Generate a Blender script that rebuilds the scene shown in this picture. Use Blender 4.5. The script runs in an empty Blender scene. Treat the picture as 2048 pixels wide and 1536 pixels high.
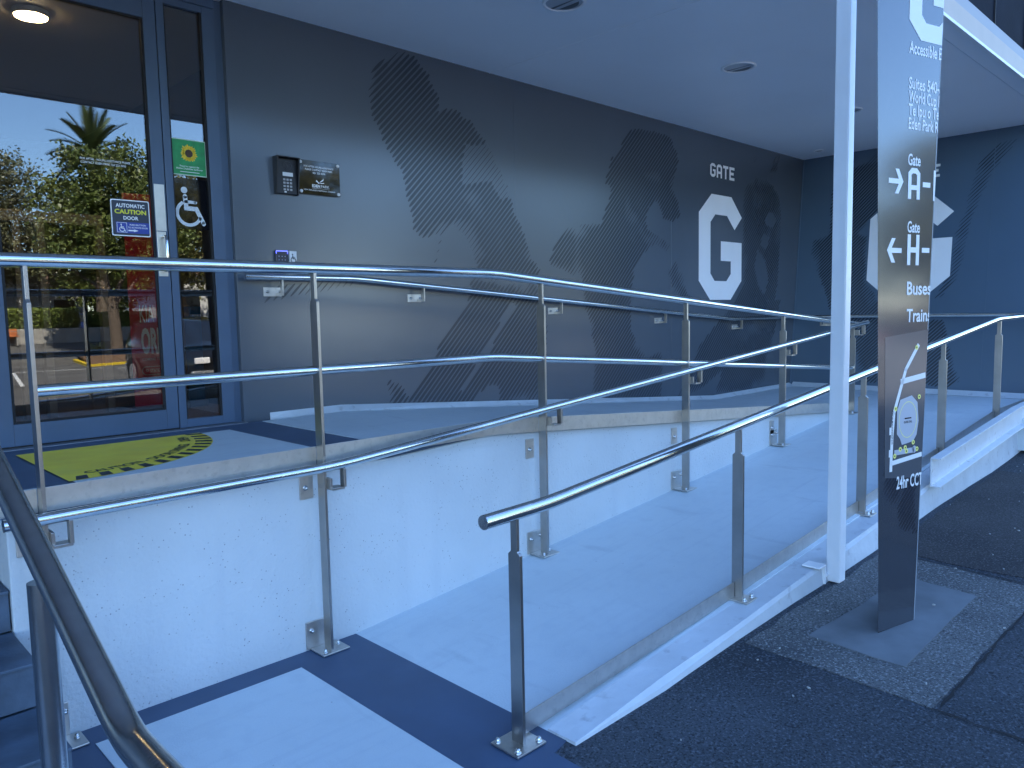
import bpy, bmesh, math, random
from mathutils import Vector, Matrix
R = math.radians
random.seed(7)
S = bpy.context.scene
C = S.collection

# ---------------------------------------------------------------- camera
cam_d = bpy.data.cameras.new('camera'); cam = bpy.data.objects.new('camera', cam_d); C.objects.link(cam)
a, b, c = R(45.607), R(5.2766), R(-1.1514)
fwd = Vector((math.cos(a)*math.cos(b), math.sin(a)*math.cos(b), -math.sin(b)))
rgt = Vector((math.sin(a), -math.cos(a), 0)); up = rgt.cross(fwd)
r2 = rgt*math.cos(c) + up*math.sin(c); u2 = up*math.cos(c) - rgt*math.sin(c)
m = Matrix((r2, u2, -fwd)).transposed().to_4x4(); m.translation = (0, 0, 1.6)
cam.matrix_world = m
cam_d.sensor_width = 36; cam_d.lens = 1539/2048*36; cam_d.clip_start = .05; cam_d.clip_end = 3000
S.camera = cam
S.render.resolution_x, S.render.resolution_y = 1024, 768

# ---------------------------------------------------------------- world, sun, exposure
SUN_EL, SUN_AZ = R(52), R(-16)           # azimuth from +Y towards +X; the sun stands behind the building
w = bpy.data.worlds.new('World'); S.world = w; w.use_nodes = True
nt = w.node_tree; bg = nt.nodes['Background']
sky = nt.nodes.new('ShaderNodeTexSky'); sky.sky_type = 'NISHITA'; sky.sun_disc = False
sky.sun_elevation = SUN_EL; sky.sun_rotation = SUN_AZ; sky.air_density = 1.0; sky.dust_density = .05; sky.ozone_density = 8.
nt.links.new(sky.outputs[0], bg.inputs[0]); bg.inputs[1].default_value = .14
sd = bpy.data.lights.new('sun', 'SUN'); so = bpy.data.objects.new('sun', sd); C.objects.link(so)
sd.energy = 4.5; sd.angle = R(.5); sd.color = (1, .95, .86)
sdir = Vector((math.sin(SUN_AZ)*math.cos(SUN_EL), math.cos(SUN_AZ)*math.cos(SUN_EL), math.sin(SUN_EL)))
so.rotation_euler = sdir.to_track_quat('Z', 'Y').to_euler(); so.location = (0, 60, 60)
S.view_settings.view_transform = 'Standard'; S.view_settings.look = 'None'
S.view_settings.gamma = 1; S.view_settings.exposure = 2.5
S.render.engine = 'CYCLES'
S.cycles.caustics_refractive = False; S.cycles.max_bounces = 6; S.cycles.glossy_bounces = 4; S.cycles.transparent_max_bounces = 10

# ---------------------------------------------------------------- materials
def mat(name, col, rough=.6, metal=0., spec=.5, var=0., vscale=6., bump=0., bscale=80., col2=None, detail=5., bdist=.01):
    """principled with noise-driven colour variation, optional fine bump"""
    M = bpy.data.materials.new(name); M.use_nodes = True; n = M.node_tree; P = n.nodes['Principled BSDF']
    P.inputs['Base Color'].default_value = (*col, 1); P.inputs['Roughness'].default_value = rough
    P.inputs['Metallic'].default_value = metal; P.inputs['Specular IOR Level'].default_value = spec
    tc = n.nodes.new('ShaderNodeTexCoord')
    if var or col2:
        no = n.nodes.new('ShaderNodeTexNoise'); no.inputs['Scale'].default_value = vscale; no.inputs['Detail'].default_value = detail
        n.links.new(tc.outputs['Object'], no.inputs['Vector'])
        ra = n.nodes.new('ShaderNodeValToRGB'); ra.color_ramp.elements[0].position = .3; ra.color_ramp.elements[1].position = .7
        c2 = col2 or tuple(min(1, x*(1+var)) for x in col); c1 = col if col2 else tuple(x*(1-var) for x in col)
        ra.color_ramp.elements[0].color = (*c1, 1); ra.color_ramp.elements[1].color = (*c2, 1)
        n.links.new(no.outputs['Fac'], ra.inputs['Fac']); n.links.new(ra.outputs[0], P.inputs['Base Color'])
    if bump:
        nb = n.nodes.new('ShaderNodeTexNoise'); nb.inputs['Scale'].default_value = bscale; nb.inputs['Detail'].default_value = 4
        n.links.new(tc.outputs['Object'], nb.inputs['Vector'])
        bu = n.nodes.new('ShaderNodeBump'); bu.inputs['Strength'].default_value = bump; bu.inputs['Distance'].default_value = bdist
        n.links.new(nb.outputs['Fac'], bu.inputs['Height']); n.links.new(bu.outputs[0], P.inputs['Normal'])
    return M
def nd(M): return M.node_tree.nodes, M.node_tree.links, M.node_tree.nodes['Principled BSDF']
def chain_mix(M, fac, col):
    """mix another colour into the base colour by a factor socket"""
    n, l, P = nd(M); mx = n.new('ShaderNodeMix'); mx.data_type = 'RGBA'
    s = P.inputs['Base Color']
    if s.links: l.new(s.links[0].from_socket, mx.inputs[6])
    else: mx.inputs[6].default_value = s.default_value
    mx.inputs[7].default_value = (*col, 1); l.new(fac, mx.inputs[0]); l.new(mx.outputs[2], s)
def tex(M, kind, scale, lo, hi, detail=4, inv=False):
    n, l, P = nd(M); tc = n.new('ShaderNodeTexCoord')
    if kind == 'noise':
        t = n.new('ShaderNodeTexNoise'); t.inputs['Detail'].default_value = detail; o = t.outputs['Fac']
    else:
        t = n.new('ShaderNodeTexVoronoi'); o = t.outputs['Distance']
    t.inputs['Scale'].default_value = scale; l.new(tc.outputs['Object'], t.inputs['Vector'])
    r = n.new('ShaderNodeMapRange'); r.inputs[1].default_value = lo; r.inputs[2].default_value = hi
    if inv: r.inputs[3].default_value = 1; r.inputs[4].default_value = 0
    l.new(o, r.inputs[0]); return r.outputs[0]
def mul(M, s1, s2):
    n, l, P = nd(M); k = n.new('ShaderNodeMath'); k.operation = 'MULTIPLY'; l.new(s1, k.inputs[0])
    if isinstance(s2, float): k.inputs[1].default_value = s2
    else: l.new(s2, k.inputs[1])
    return k.outputs[0]

steel = mat('brushed_steel', (.76, .76, .73), .12, 1, var=.07, vscale=14, bump=.03, bscale=300)
steel_flat = mat('flat_bar_steel', (.43, .41, .385), .32, 1, var=.10, vscale=9, bump=.04, bscale=160)
steel_stain = mat('stained_steel', (.60, .57, .53), .40, 1, var=.06, vscale=18, bump=.05, bscale=120)
chain_mix(steel_stain, mul(steel_stain, tex(steel_stain, 'noise', 42, .55, .72), .3), (.34, .32, .3))
steel_dark = mat('round_rail_steel', (.58, .58, .57), .2, 1, var=.08, vscale=22, bump=.03, bscale=240)
bolt_m = mat('bolt_steel', (.6, .6, .58), .22, 1)

conc_white = mat('painted_concrete', (.56, .60, .615), .62, spec=.35, var=.05, vscale=2.2, bump=.6, bscale=55, bdist=.006)
pit = mul(conc_white, tex(conc_white, 'voronoi', 52, .06, .19, inv=True), tex(conc_white, 'noise', 9, .49, .6))
chain_mix(conc_white, pit, (.13, .14, .16))
floor_grey = mat('grey_floor_paint', (.60, .665, .69), .55, spec=.4, var=.05, vscale=1.6, bump=.5, bscale=150, bdist=.003)
chain_mix(floor_grey, mul(floor_grey, tex(floor_grey, 'noise', 3.2, .56, .75, 8), .35), (.47, .53, .58))
chain_mix(floor_grey, mul(floor_grey, tex(floor_grey, 'voronoi', 9, .02, .035, inv=True), .7), (.12, .12, .13))
chain_mix(floor_grey, mul(floor_grey, tex(floor_grey, 'noise', 11, .5, .8, 9), .35), (.46, .52, .57))
chain_mix(floor_grey, mul(floor_grey, tex(floor_grey, 'noise', 260, .5, .75, 2), .3), (.40, .46, .52))
def streak(M, sc, lo, hi, f, col, dt=6):
    n, l, P = nd(M); tc = n.new('ShaderNodeTexCoord'); mp_ = n.new('ShaderNodeMapping'); mp_.inputs['Scale'].default_value = sc; t = n.new('ShaderNodeTexNoise'); t.inputs['Scale'].default_value = 1; t.inputs['Detail'].default_value = dt
    l.new(tc.outputs['Object'], mp_.inputs[0]); l.new(mp_.outputs[0], t.inputs['Vector']); r = n.new('ShaderNodeMapRange'); r.inputs[1].default_value = lo; r.inputs[2].default_value = hi; l.new(t.outputs['Fac'], r.inputs[0])
    chain_mix(M, mul(M, r.outputs[0], f), col)
streak(floor_grey, (1.2, 26, 1), .55, .75, .35, (.47, .53, .58)); streak(floor_grey, (7, 1.6, 1), .62, .72, .4, (.40, .45, .49), 10)
streak(conc_white, (9, 9, .8), .56, .76, .3, (.47, .51, .55)); chain_mix(conc_white, mul(conc_white, tex(conc_white, 'noise', 1.7, .52, .7, 9), .3), (.63, .66, .68))
floor_dark = mat('dark_floor_paint', (.058, .092, .155), .5, spec=.4, var=.12, vscale=3, bump=.25, bscale=190, bdist=.002)
kerb_white = mat('kerb_paint', (.55, .585, .61), .6, spec=.35, var=.08, vscale=5, bump=.5, bscale=34, bdist=.006)
chain_mix(kerb_white, mul(kerb_white, tex(kerb_white, 'noise', 14, .6, .72, 6), .55), (.3, .31, .33))
wall_paint = mat('charcoal_satin_paint', (.070, .088, .112), .24, spec=1., var=.04, vscale=1.3, bump=.05, bscale=26, bdist=.004)
wall_paint2 = mat('navy_satin_paint', (.068, .115, .17), .28, spec=.7, var=.05, vscale=1.3, bump=.05, bscale=26, bdist=.004)
mural_ink = mat('mural_ink', (.031, .040, .053), .27, spec=.55, var=.1, vscale=4)
letter_white = mat('white_vinyl', (.88, .89, .90), .4, spec=.4, var=.02, vscale=5)
soffit_m = mat('soffit_paint', (.90, .92, .94), .45, spec=.5, var=.03, vscale=.8, bump=.04, bscale=20)
chain_mix(soffit_m, mul(soffit_m, tex(soffit_m, 'noise', 2.4, .6, .74, 7), .15), (.8, .8, .8))
fascia_m = mat('fascia_paint', (.50, .42, .34), .5, var=.04, vscale=4)
clad_m = mat('dark_cladding', (.010, .014, .024), .85, spec=.1, var=.25, vscale=1.8, bump=.2, bscale=30)
frame_m = mat('door_frame_paint', (.068, .108, .172), .36, spec=.5, var=.06, vscale=5, bump=.03, bscale=200)
frame_gap = mat('rubber_seal', (.008, .008, .01), .7)
alu = mat('threshold_aluminium', (.30, .31, .33), .42, .8, var=.12, vscale=20)
plate_m = mat('satin_plate', (.62, .58, .5), .38, 1, var=.04, vscale=30)
post_white = mat('white_gloss_paint', (.86, .88, .89), .32, spec=.5, var=.03, vscale=7, bump=.02, bscale=60)
chain_mix(post_white, mul(post_white, tex(post_white, 'voronoi', 11, .02, .03, inv=True), .8), (.15, .14, .13))
chan_white = mat('white_channel_paint', (.64, .66, .67), .4, spec=.5, var=.05, vscale=8, bump=.06, bscale=40)
chain_mix(chan_white, mul(chan_white, tex(chan_white, 'noise', 24, .62, .7, 8), .6), (.34, .31, .27))
sign_m = mat('sign_panel_gloss', (.045, .05, .06), .12, spec=1., var=.03, vscale=3)
sign_map = mat('sign_map_panel', (.085, .09, .10), .14, spec=1.)
sign_white = mat('sign_lettering', (.74, .76, .76), .3)
sign_ink = mat('sign_stripe_ink', (.018, .02, .028), .2, spec=.5)
yellow_m = mat('yellow_floor_vinyl', (1., .72, .05), .5, var=.1, vscale=5, bump=.15, bscale=120)
chain_mix(yellow_m, mul(yellow_m, tex(yellow_m, 'noise', 7, .5, .75, 8), .4), (.75, .62, .12))
black_ink = mat('black_ink', (.018, .02, .025), .5)
black_gloss = mat('black_acrylic', (.006, .006, .008), .04, spec=.6)
black_plastic = mat('black_plastic', (.014, .015, .018), .42, var=.1, vscale=20)
white_plastic = mat('white_plastic', (.7, .7, .7), .35)
navy_sign = mat('navy_sign_face', (.026, .034, .056), .35)
blue_sign = mat('blue_sign_face', (.025, .055, .33), .35)
yellow_ink = mat('yellow_ink', (.75, .72, .05), .4)
green_m = mat('green_sticker', (.015, .27, .07), .35, var=.2, vscale=22)
petal_m = mat('petal_print', (.85, .58, .02), .4, var=.15, vscale=60)
seed_m = mat('seed_print', (.05, .022, .01), .5)
red_m = mat('red_banner', (.60, .012, .045), .5, var=.05, vscale=3)
blue_ban = mat('blue_banner', (.01, .17, .42), .5)
timber_m = mat('lobby_wall_lining', (.20, .17, .14), .5, var=.1, vscale=2)
lobby_floor = mat('lobby_carpet', (.16, .12, .085), .8, var=.2, vscale=30)
lobby_ceil = mat('lobby_ceiling', (.42, .38, .35), .6)
lobby_dark = mat('lobby_dark_lining', (.03, .034, .042), .5)
beige_m = mat('anodised_mullion', (.30, .26, .2), .4, .3)
stair_m = mat('bluestone_tile', (.06, .088, .125), .55, var=.35, vscale=7, bump=.3, bscale=60, bdist=.004)
tile_joint = mat('tile_joint', (.12, .125, .13), .8)
chrome = mat('lamp_reflector', (.55, .57, .6), .35, .3)
ring_m = mat('lamp_ring', (.92, .92, .92), .3)

def asphalt(name, col, col2, chips, chipcol, brown, cr=.1):
    M = mat(name, col, .88, spec=.3, col2=col2, vscale=1.4, detail=9, bump=1., bscale=110, bdist=.012)
    chain_mix(M, mul(M, tex(M, 'noise', .9, .42, .62, 8), .55), tuple(x*1.5 for x in col2))
    chain_mix(M, mul(M, tex(M, 'noise', .7, .5, .64, 6), .5), brown)
    chain_mix(M, mul(M, tex(M, 'noise', 85, .54, .64, 3), .75), tuple(x*2.4 for x in col2))
    chain_mix(M, mul(M, tex(M, 'noise', 95, .36, .46, 3, inv=True), .8), tuple(x*.4 for x in col))
    chain_mix(M, mul(M, tex(M, 'voronoi', chips, cr*.5, cr, inv=True), tex(M, 'noise', 6, .45, .7)), chipcol)
    return M
asphalt_m = asphalt('asphalt', (.026, .033, .042), (.05, .058, .068), 26, (.32, .32, .32), (.058, .054, .056))
agg_m = asphalt('exposed_aggregate', (.07, .075, .08), (.12, .125, .125), 60, (.42, .42, .41), (.09, .09, .09), .24)
pad_m = mat('cement_pad', (.14, .155, .165), .85, var=.2, vscale=5, bump=.4, bscale=150, bdist=.003)
seam_m = mat('asphalt_seam', (.012, .012, .013), .9)
chip_m = mat('pale_stone_chip', (.4, .4, .38), .7)

leaf_a = mat('olive_leaf', (.085, .095, .022), .45, spec=.5, col2=(.17, .15, .04), vscale=1.3)
leaf_b = mat('green_leaf', (.07, .105, .02), .45, spec=.5, col2=(.15, .175, .035), vscale=1.1)
leaf_c = mat('grey_green_leaf', (.07, .085, .035), .45, spec=.5, col2=(.16, .155, .07), vscale=1.3)
hedge_m = mat('hedge_leaf', (.12, .18, .03), .5, spec=.4, col2=(.24, .28, .06), vscale=3)
bark_m = mat('tree_bark', (.12, .09, .065), .9, var=.35, vscale=9, bump=.8, bscale=22, bdist=.03)
palm_m = mat('palm_leaf', (.085, .11, .035), .5, spec=.4, var=.25, vscale=3)
mulch_m = mat('bark_mulch', (.15, .085, .045), .95, var=.4, vscale=18, bump=.8, bscale=60)
kerb_yel = mat('yellow_kerb_paint', (.7, .48, .02), .7, var=.1, vscale=4)
line_m = mat('road_line_paint', (.65, .65, .62), .7, var=.1, vscale=6)
cwall_m = mat('planter_concrete', (.36, .34, .30), .85, var=.12, vscale=2)
house_m = mat('house_paint', (.74, .73, .70), .7, var=.05, vscale=2)
roof_m = mat('house_roof', (.17, .10, .075), .8, var=.2, vscale=4)
pane_m = mat('window_pane', (.02, .025, .03), .06, spec=.7)
orange_m = mat('orange_timber', (.55, .17, .05), .6, var=.12, vscale=6)
car_black = mat('black_car_paint', (.012, .013, .016), .12, spec=.6)
car_silver = mat('silver_car_paint', (.5, .51, .52), .2, .6)
car_blue = mat('blue_car_paint', (.02, .04, .16), .15, spec=.6)
tyre_m = mat('tyre_rubber', (.015, .015, .015), .8)
lamp_red = mat('tail_lamp', (.4, .01, .01), .15)

for M_, cw in ((sign_m, .45), (sign_map, .45), (wall_paint, .05), (mural_ink, .05)):
    P_ = M_.node_tree.nodes['Principled BSDF']; P_.inputs['Coat Weight'].default_value = cw; P_.inputs['Coat Roughness'].default_value = .1 if cw > .3 else .24
def emis(name, col, st):
    M = bpy.data.materials.new(name); M.use_nodes = True; n, l, P = nd(M)
    P.inputs['Base Color'].default_value = (*col, 1); P.inputs['Emission Color'].default_value = (*col, 1); P.inputs['Emission Strength'].default_value = st
    return M
lamp_m = emis('lit_lamp_diffuser', (1, .74, .38), 24.)
blue_led = emis('blue_led', (.08, .1, 1), 1.2)
def glass(name, tint, ior):
    M = bpy.data.materials.new(name); M.use_nodes = True; n = M.node_tree.nodes; l = M.node_tree.links
    n.remove(n['Principled BSDF']); out = n['Material Output']
    t = n.new('ShaderNodeBsdfTransparent'); t.inputs[0].default_value = (*tint, 1)
    g = n.new('ShaderNodeBsdfGlossy'); g.inputs['Roughness'].default_value = 0; g.inputs[0].default_value = (1, 1, 1, 1)
    f = n.new('ShaderNodeFresnel'); f.inputs[0].default_value = ior
    mx = n.new('ShaderNodeMixShader'); l.new(f.outputs[0], mx.inputs[0]); l.new(t.outputs[0], mx.inputs[1]); l.new(g.outputs[0], mx.inputs[2])
    l.new(mx.outputs[0], out.inputs[0]); return M
glass_m = glass('tinted_door_glass', (.72, .72, .70), 1.85)

# ---------------------------------------------------------------- mesh helpers
class MB:
    def __init__(s): s.v = []; s.f = []; s.mi = []; s.sm = []
    def add(s, vs, fs, mi=0, smooth=False):
        o = len(s.v); s.v += [tuple(v) for v in vs]; s.f += [[i+o for i in f] for f in fs]
        s.mi += [mi]*len(fs); s.sm += [smooth]*len(fs); return s
    def box(s, x0, x1, y0, y1, z0, z1, mi=0):
        return s.hexa([(x0,y0,z0),(x1,y0,z0),(x1,y1,z0),(x0,y1,z0),(x0,y0,z1),(x1,y0,z1),(x1,y1,z1),(x0,y1,z1)], mi)
    def hexa(s, p, mi=0):
        return s.add(p, [[3,2,1,0],[4,5,6,7],[0,1,5,4],[1,2,6,5],[2,3,7,6],[3,0,4,7]], mi)
    def prism(s, poly, d, mi=0):
        """closed polygon of 3-D points pushed along d"""
        n = len(poly); d = Vector(d); top = [tuple(Vector(p)+d) for p in poly]
        return s.add(list(poly)+top, [list(range(n))[::-1], [n+i for i in range(n)]]+[[i,(i+1)%n,n+(i+1)%n,n+i] for i in range(n)], mi)
    def tube(s, pts, r, n=16, mi=0, caps=True, closed=False):
        pts = [Vector(p) for p in pts]; rs = r if isinstance(r, (list, tuple)) else [r]*len(pts)
        vs = []; prev = None
        for i, p in enumerate(pts):
            t = ((pts[min(i+1, len(pts)-1)]-p).normalized() + (p-pts[max(i-1, 0)]).normalized()).normalized()
            if prev is None: u = t.orthogonal().normalized()
            else: u = (prev - t*prev.dot(t)).normalized()
            prev = u; q = t.cross(u)
            vs += [p+(u*math.cos(2*math.pi*k/n)+q*math.sin(2*math.pi*k/n))*rs[i] for k in range(n)]
        fs = [[i*n+k, i*n+(k+1)%n, (i+1)*n+(k+1)%n, (i+1)*n+k] for i in range(len(pts)-1) for k in range(n)]
        s.add(vs, fs, mi, True)
        if caps:
            L = len(pts)-1
            s.add(vs[:n], [list(range(n))[::-1]], mi); s.add(vs[L*n:], [list(range(n))], mi)
        return s
    def lathe(s, cen, prof, n=24, mi=0, axis='z'):
        cen = Vector(cen); vs = []
        for r, h in prof:
            for k in range(n):
                A = 2*math.pi*k/n; x, y = r*math.cos(A), r*math.sin(A)
                vs.append(cen + (Vector((x, y, h)) if axis == 'z' else Vector((x, h, y))))
        fs = [[i*n+k, i*n+(k+1)%n, (i+1)*n+(k+1)%n, (i+1)*n+k] for i in range(len(prof)-1) for k in range(n)]
        return s.add(vs, fs, mi, True)
    def build(s, name, mats, parent=None, bev=0, seg=2):
        me = bpy.data.meshes.new(name); off = Vector(parent['_o']) if parent and '_o' in parent else Vector()
        me.from_pydata([tuple(Vector(v)-off) for v in s.v], [], s.f)
        for k in (mats if isinstance(mats, (list, tuple)) else [mats]): me.materials.append(k)
        me.polygons.foreach_set('material_index', s.mi); me.polygons.foreach_set('use_smooth', s.sm); me.update()
        bm = bmesh.new(); bm.from_mesh(me); bmesh.ops.recalc_face_normals(bm, faces=bm.faces); bm.to_mesh(me); bm.free()
        o = bpy.data.objects.new(name, me); C.objects.link(o)
        if parent: o.parent = parent; o['_o'] = tuple(off)
        else: o['_o'] = (0, 0, 0)
        if bev:
            bv = o.modifiers.new('bevel', 'BEVEL'); bv.width = bev; bv.segments = seg; bv.limit_method = 'ANGLE'; bv.angle_limit = R(40)
        return o
def thing(name, loc, label, cat, group=None):
    o = bpy.data.objects.new(name, None); C.objects.link(o); o.location = loc; o['_o'] = tuple(loc); o.empty_display_size = .1
    o['label'] = label; o['category'] = cat
    if group: o['group'] = group
    return o
def tag(o, label, cat, group=None):
    o['label'] = label; o['category'] = cat
    if group: o['group'] = group
    return o
def struct(o): o['kind'] = 'structure'; return o
def stuff(o): o['kind'] = 'stuff'; return o

class Flat(MB):
    """flat print: 2-D outlines mapped onto a surface by fn(u, v)"""
    def __init__(s, fn): super().__init__(); s.fn = fn
    def poly(s, pts, mi=0):
        bm = bmesh.new(); bm.faces.new([bm.verts.new((x, y, 0)) for x, y in pts]); bm.normal_update(); bmesh.ops.triangulate(bm, faces=bm.faces)
        bm.verts.index_update(); s.add([s.fn(v.co.x, v.co.y) for v in bm.verts], [[v.index for v in f.verts] for f in bm.faces], mi); bm.free(); return s
    def rect(s, x0, x1, y0, y1, mi=0): return s.poly([(x0,y0),(x1,y0),(x1,y1),(x0,y1)], mi)
    def rrect(s, x0, x1, y0, y1, r, mi=0):
        p = []
        for cx, cy, a0 in ((x1-r,y0+r,-90),(x1-r,y1-r,0),(x0+r,y1-r,90),(x0+r,y0+r,180)):
            p += [(cx+r*math.cos(R(a0+k*18)), cy+r*math.sin(R(a0+k*18))) for k in range(6)]
        return s.poly(p, mi)
    def disc(s, x, y, r, mi=0, n=24, ry=None):
        return s.poly([(x+r*math.cos(2*math.pi*k/n), y+(ry or r)*math.sin(2*math.pi*k/n)) for k in range(n)], mi)
    def stroke(s, pts, wd, mi=0, rnd=False):
        pts = [Vector((*p, 0)) for p in pts]; L = []; Rr = []
        for i, p in enumerate(pts):
            d0 = (p-pts[i-1]).normalized() if i else (pts[1]-p).normalized()
            d1 = (pts[i+1]-p).normalized() if i < len(pts)-1 else d0
            n0 = Vector((-d0.y, d0.x, 0)); n1 = Vector((-d1.y, d1.x, 0)); nn = (n0+n1).normalized(); k = wd/2/max(.35, nn.dot(n0))
            L.append(p+nn*k); Rr.append(p-nn*k)
        for i in range(len(pts)-1):
            q = [L[i], L[i+1], Rr[i+1], Rr[i]]; s.add([s.fn(v.x, v.y) for v in q], [[0,1,2,3]], mi)
        if rnd:
            for p in (pts[0], pts[-1]): s.disc(p.x, p.y, wd/2, mi, 12)
        return s
    def text(s, body, x, y, h, mi=0, width=None, align='L', clip=None, bold=0.):
        V, F = TXT(body, bold); x0 = min(v[0] for v in V); x1 = max(v[0] for v in V)
        k = h/.73; kx = k if width is None else width/(x1-x0); sh = -x0*kx if align == 'L' else -(x0+x1)/2*kx
        P = [(x+vx*kx+sh, y+vy*k) for vx, vy in V]
        if clip is not None:
            bm = bmesh.new(); bv = [bm.verts.new((px, py, 0)) for px, py in P]
            for f in F:
                try: bm.faces.new([bv[i] for i in f])
                except ValueError: pass
            p0, p1 = clip; d = Vector((p1[0]-p0[0], p1[1]-p0[1], 0)); nn = Vector((d.y, -d.x, 0))
            bmesh.ops.bisect_plane(bm, geom=bm.verts[:]+bm.edges[:]+bm.faces[:], plane_co=(*p0, 0), plane_no=nn, clear_outer=True)
            bm.verts.index_update(); P = [(v.co.x, v.co.y) for v in bm.verts]; F = [[v.index for v in f.verts] for f in bm.faces]; bm.free()
        if P and F: s.add([s.fn(*p) for p in P], F, mi)
        return s
    def wheelchair(s, x, y, h, mi=0):
        """access symbol, centre-bottom at x, y"""
        k = h/10; q = lambda px, py: (x+px*k, y+py*k)
        s.disc(*q(-.9, 9.2), .85*k, mi)
        s.stroke([q(-.75, 7.6), q(-.55, 4.5), q(2.1, 4.4), q(3.9, .6)], 1.15*k, mi, True)
        s.stroke([q(-.6, 6.2), q(2.0, 6.1)], .8*k, mi, True)
        s.stroke([q(.1+3.1*math.cos(R(t)), 3.2+3.1*math.sin(R(t))) for t in range(118, 352, 9)], .85*k, mi)
        return s
_tc = {}
def TXT(body, bold):
    if (body, bold) not in _tc:
        cu = bpy.data.curves.new('t', 'FONT'); cu.body = body; cu.size = 1; cu.offset = bold; cu.resolution_u = 3
        o = bpy.data.objects.new('t', cu); C.objects.link(o); dg = bpy.context.evaluated_depsgraph_get()
        me = bpy.data.meshes.new_from_object(o.evaluated_get(dg))
        _tc[(body, bold)] = ([(v.co.x, v.co.y) for v in me.vertices], [list(p.vertices) for p in me.polygons])
        bpy.data.objects.remove(o); bpy.data.curves.remove(cu); bpy.data.meshes.remove(me)
    return _tc[(body, bold)]

# ---------------------------------------------------------------- levels of the site (metres)
YO, YW, Y3, YD = 1.948, 3.26, 4.856, 4.885      # outer rail, retaining wall face, mural wall face, door frame face
ZM, ZU = .526, .915                             # middle landing, upper landing
CEIL = 3.605
def zlow(x): return 0 if x < 2.05 else min(ZM, .0835*(x-2.05))
def zup(x): return ZU if x < 3.0 else max(ZM, ZU-.0763*(x-3.0))
def gz(x, y):
    near = .032*(max(-2, min(12, x))-1.95); far = -.1
    t = max(0, min(1, (-3-y)/5)); t = t*t*(3-2*t); z = near*(1-t)+far*t
    if y < -26.6: z += min(.75, .22*(-26.6-y))
    return z-.006

# ================================================================ SETTING
def axis(lo, hi, step, far):
    p = [-far, -far*.4, lo-60, lo-20]; n = int((hi-lo)/step); p += [lo+i*(hi-lo)/n for i in range(n+1)]; return p+[hi+20, hi+60, far*.4, far]
xs = axis(-8, 24, .5, 900); ys = axis(-34, 6, .5, 900)
g = MB(); g.add([(x, y, gz(x, y)) for y in ys for x in xs], [[j*len(xs)+i, j*len(xs)+i+1, (j+1)*len(xs)+i+1, (j+1)*len(xs)+i] for j in range(len(ys)-1) for i in range(len(xs)-1)])
struct(g.build('ground', asphalt_m))

q = MB(); yr = [-4, -6, -8, -12, -18, -26.5, -29.9]; q.add([(x, y, gz(x, y)+.005) for y in yr for x in (-90, -4, 0, 4, 8, 12, 16, 90)], [[j*8+i, j*8+i+1, (j+1)*8+i+1, (j+1)*8+i] for j in range(6) for i in range(7)])
struct(q.build('road', asphalt('road_asphalt', (.075, .073, .07), (.11, .107, .10), 30, (.3, .3, .3), (.10, .09, .08))))
def sheet(poly, zf, h, res=None):
    """flat polygon laid on a height function, with skirt depth h"""
    b_ = MB(); top = [(x, y, zf(x, y)) for x, y in poly]; b_.prism(top, (0, 0, -h)); return b_
# lower landing, border and pale field
L0 = MB(); L0.prism([(x, y, 0) for x, y in ((-2.2,.7),(1.93,.7),(1.96,1.82),(2.05,1.84),(2.05,YW+.1),(-2.2,YW+.1))], (0, 0, -.25))
struct(L0.build('lower_landing', floor_dark))
f_ = MB(); f_.box(.80, 1.665, .85, 3.115, 0, .004); o = struct(f_.build('lower_landing_field', floor_grey))
# paved strip at the stair foot
# lower ramp
def ramp(x0, x1, y0, y1, zf, n, name, m_):
    b_ = MB(); X = [x0+(x1-x0)*i/n for i in range(n+1)]
    for i in range(n):
        A, B = X[i], X[i+1]; b_.hexa([(A,y0,zf(A)-.3),(B,y0,zf(B)-.3),(B,y1,zf(B)-.3),(A,y1,zf(A)-.3),(A,y0,zf(A)),(B,y0,zf(B)),(B,y1,zf(B)),(A,y1,zf(A))])
    return struct(b_.build(name, m_))
ramp(2.05, 8.35, 1.93, YW+.1, zlow, 1, 'lower_ramp', floor_grey)
b_ = MB(); b_.box(8.35, 10.3, 1.6, Y3, ZM-.3, ZM); b_.box(8.1, 8.35, YW+.1, Y3, ZM-.3, ZM); struct(b_.build('middle_landing', floor_grey))
b_ = MB(); b_.hexa([(3.0,YW+.012,ZU-.3),(8.1,YW+.012,ZM-.3),(8.1,Y3,ZM-.3),(3.0,Y3,ZU-.3),(3.0,YW+.012,ZU),(8.1,YW+.012,ZM),(8.1,Y3,ZM),(3.0,Y3,ZU)]); struct(b_.build('upper_ramp', floor_grey))
b_ = MB(); b_.box(.606, 3.0, YW+.012, YD-.08, ZU-.3, ZU); b_.box(-2.6, .606, 4.0, YD-.08, ZU-.3, ZU); struct(b_.build('upper_landing', floor_dark))
b_ = MB(); b_.box(.93, 2.04, YW+.012, 4.58, ZU, ZU+.004); b_.hexa([(2.36,YW+.012,ZU),(3.0,YW+.012,ZU),(3.0,4.62,ZU),(2.36,4.62,ZU),(2.36,YW+.012,ZU+.004),(3.0,YW+.012,ZU+.004),(3.0,4.62,ZU+.004),(2.36,4.62,ZU+.004)])
b_.box(2.36, 3.0, 4.62, Y3-.07, ZU, ZU+.004); b_.box(.61, .80, YW+.012, 3.62, ZU, ZU+.004)
struct(b_.build('upper_landing_field', floor_grey))

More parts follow.
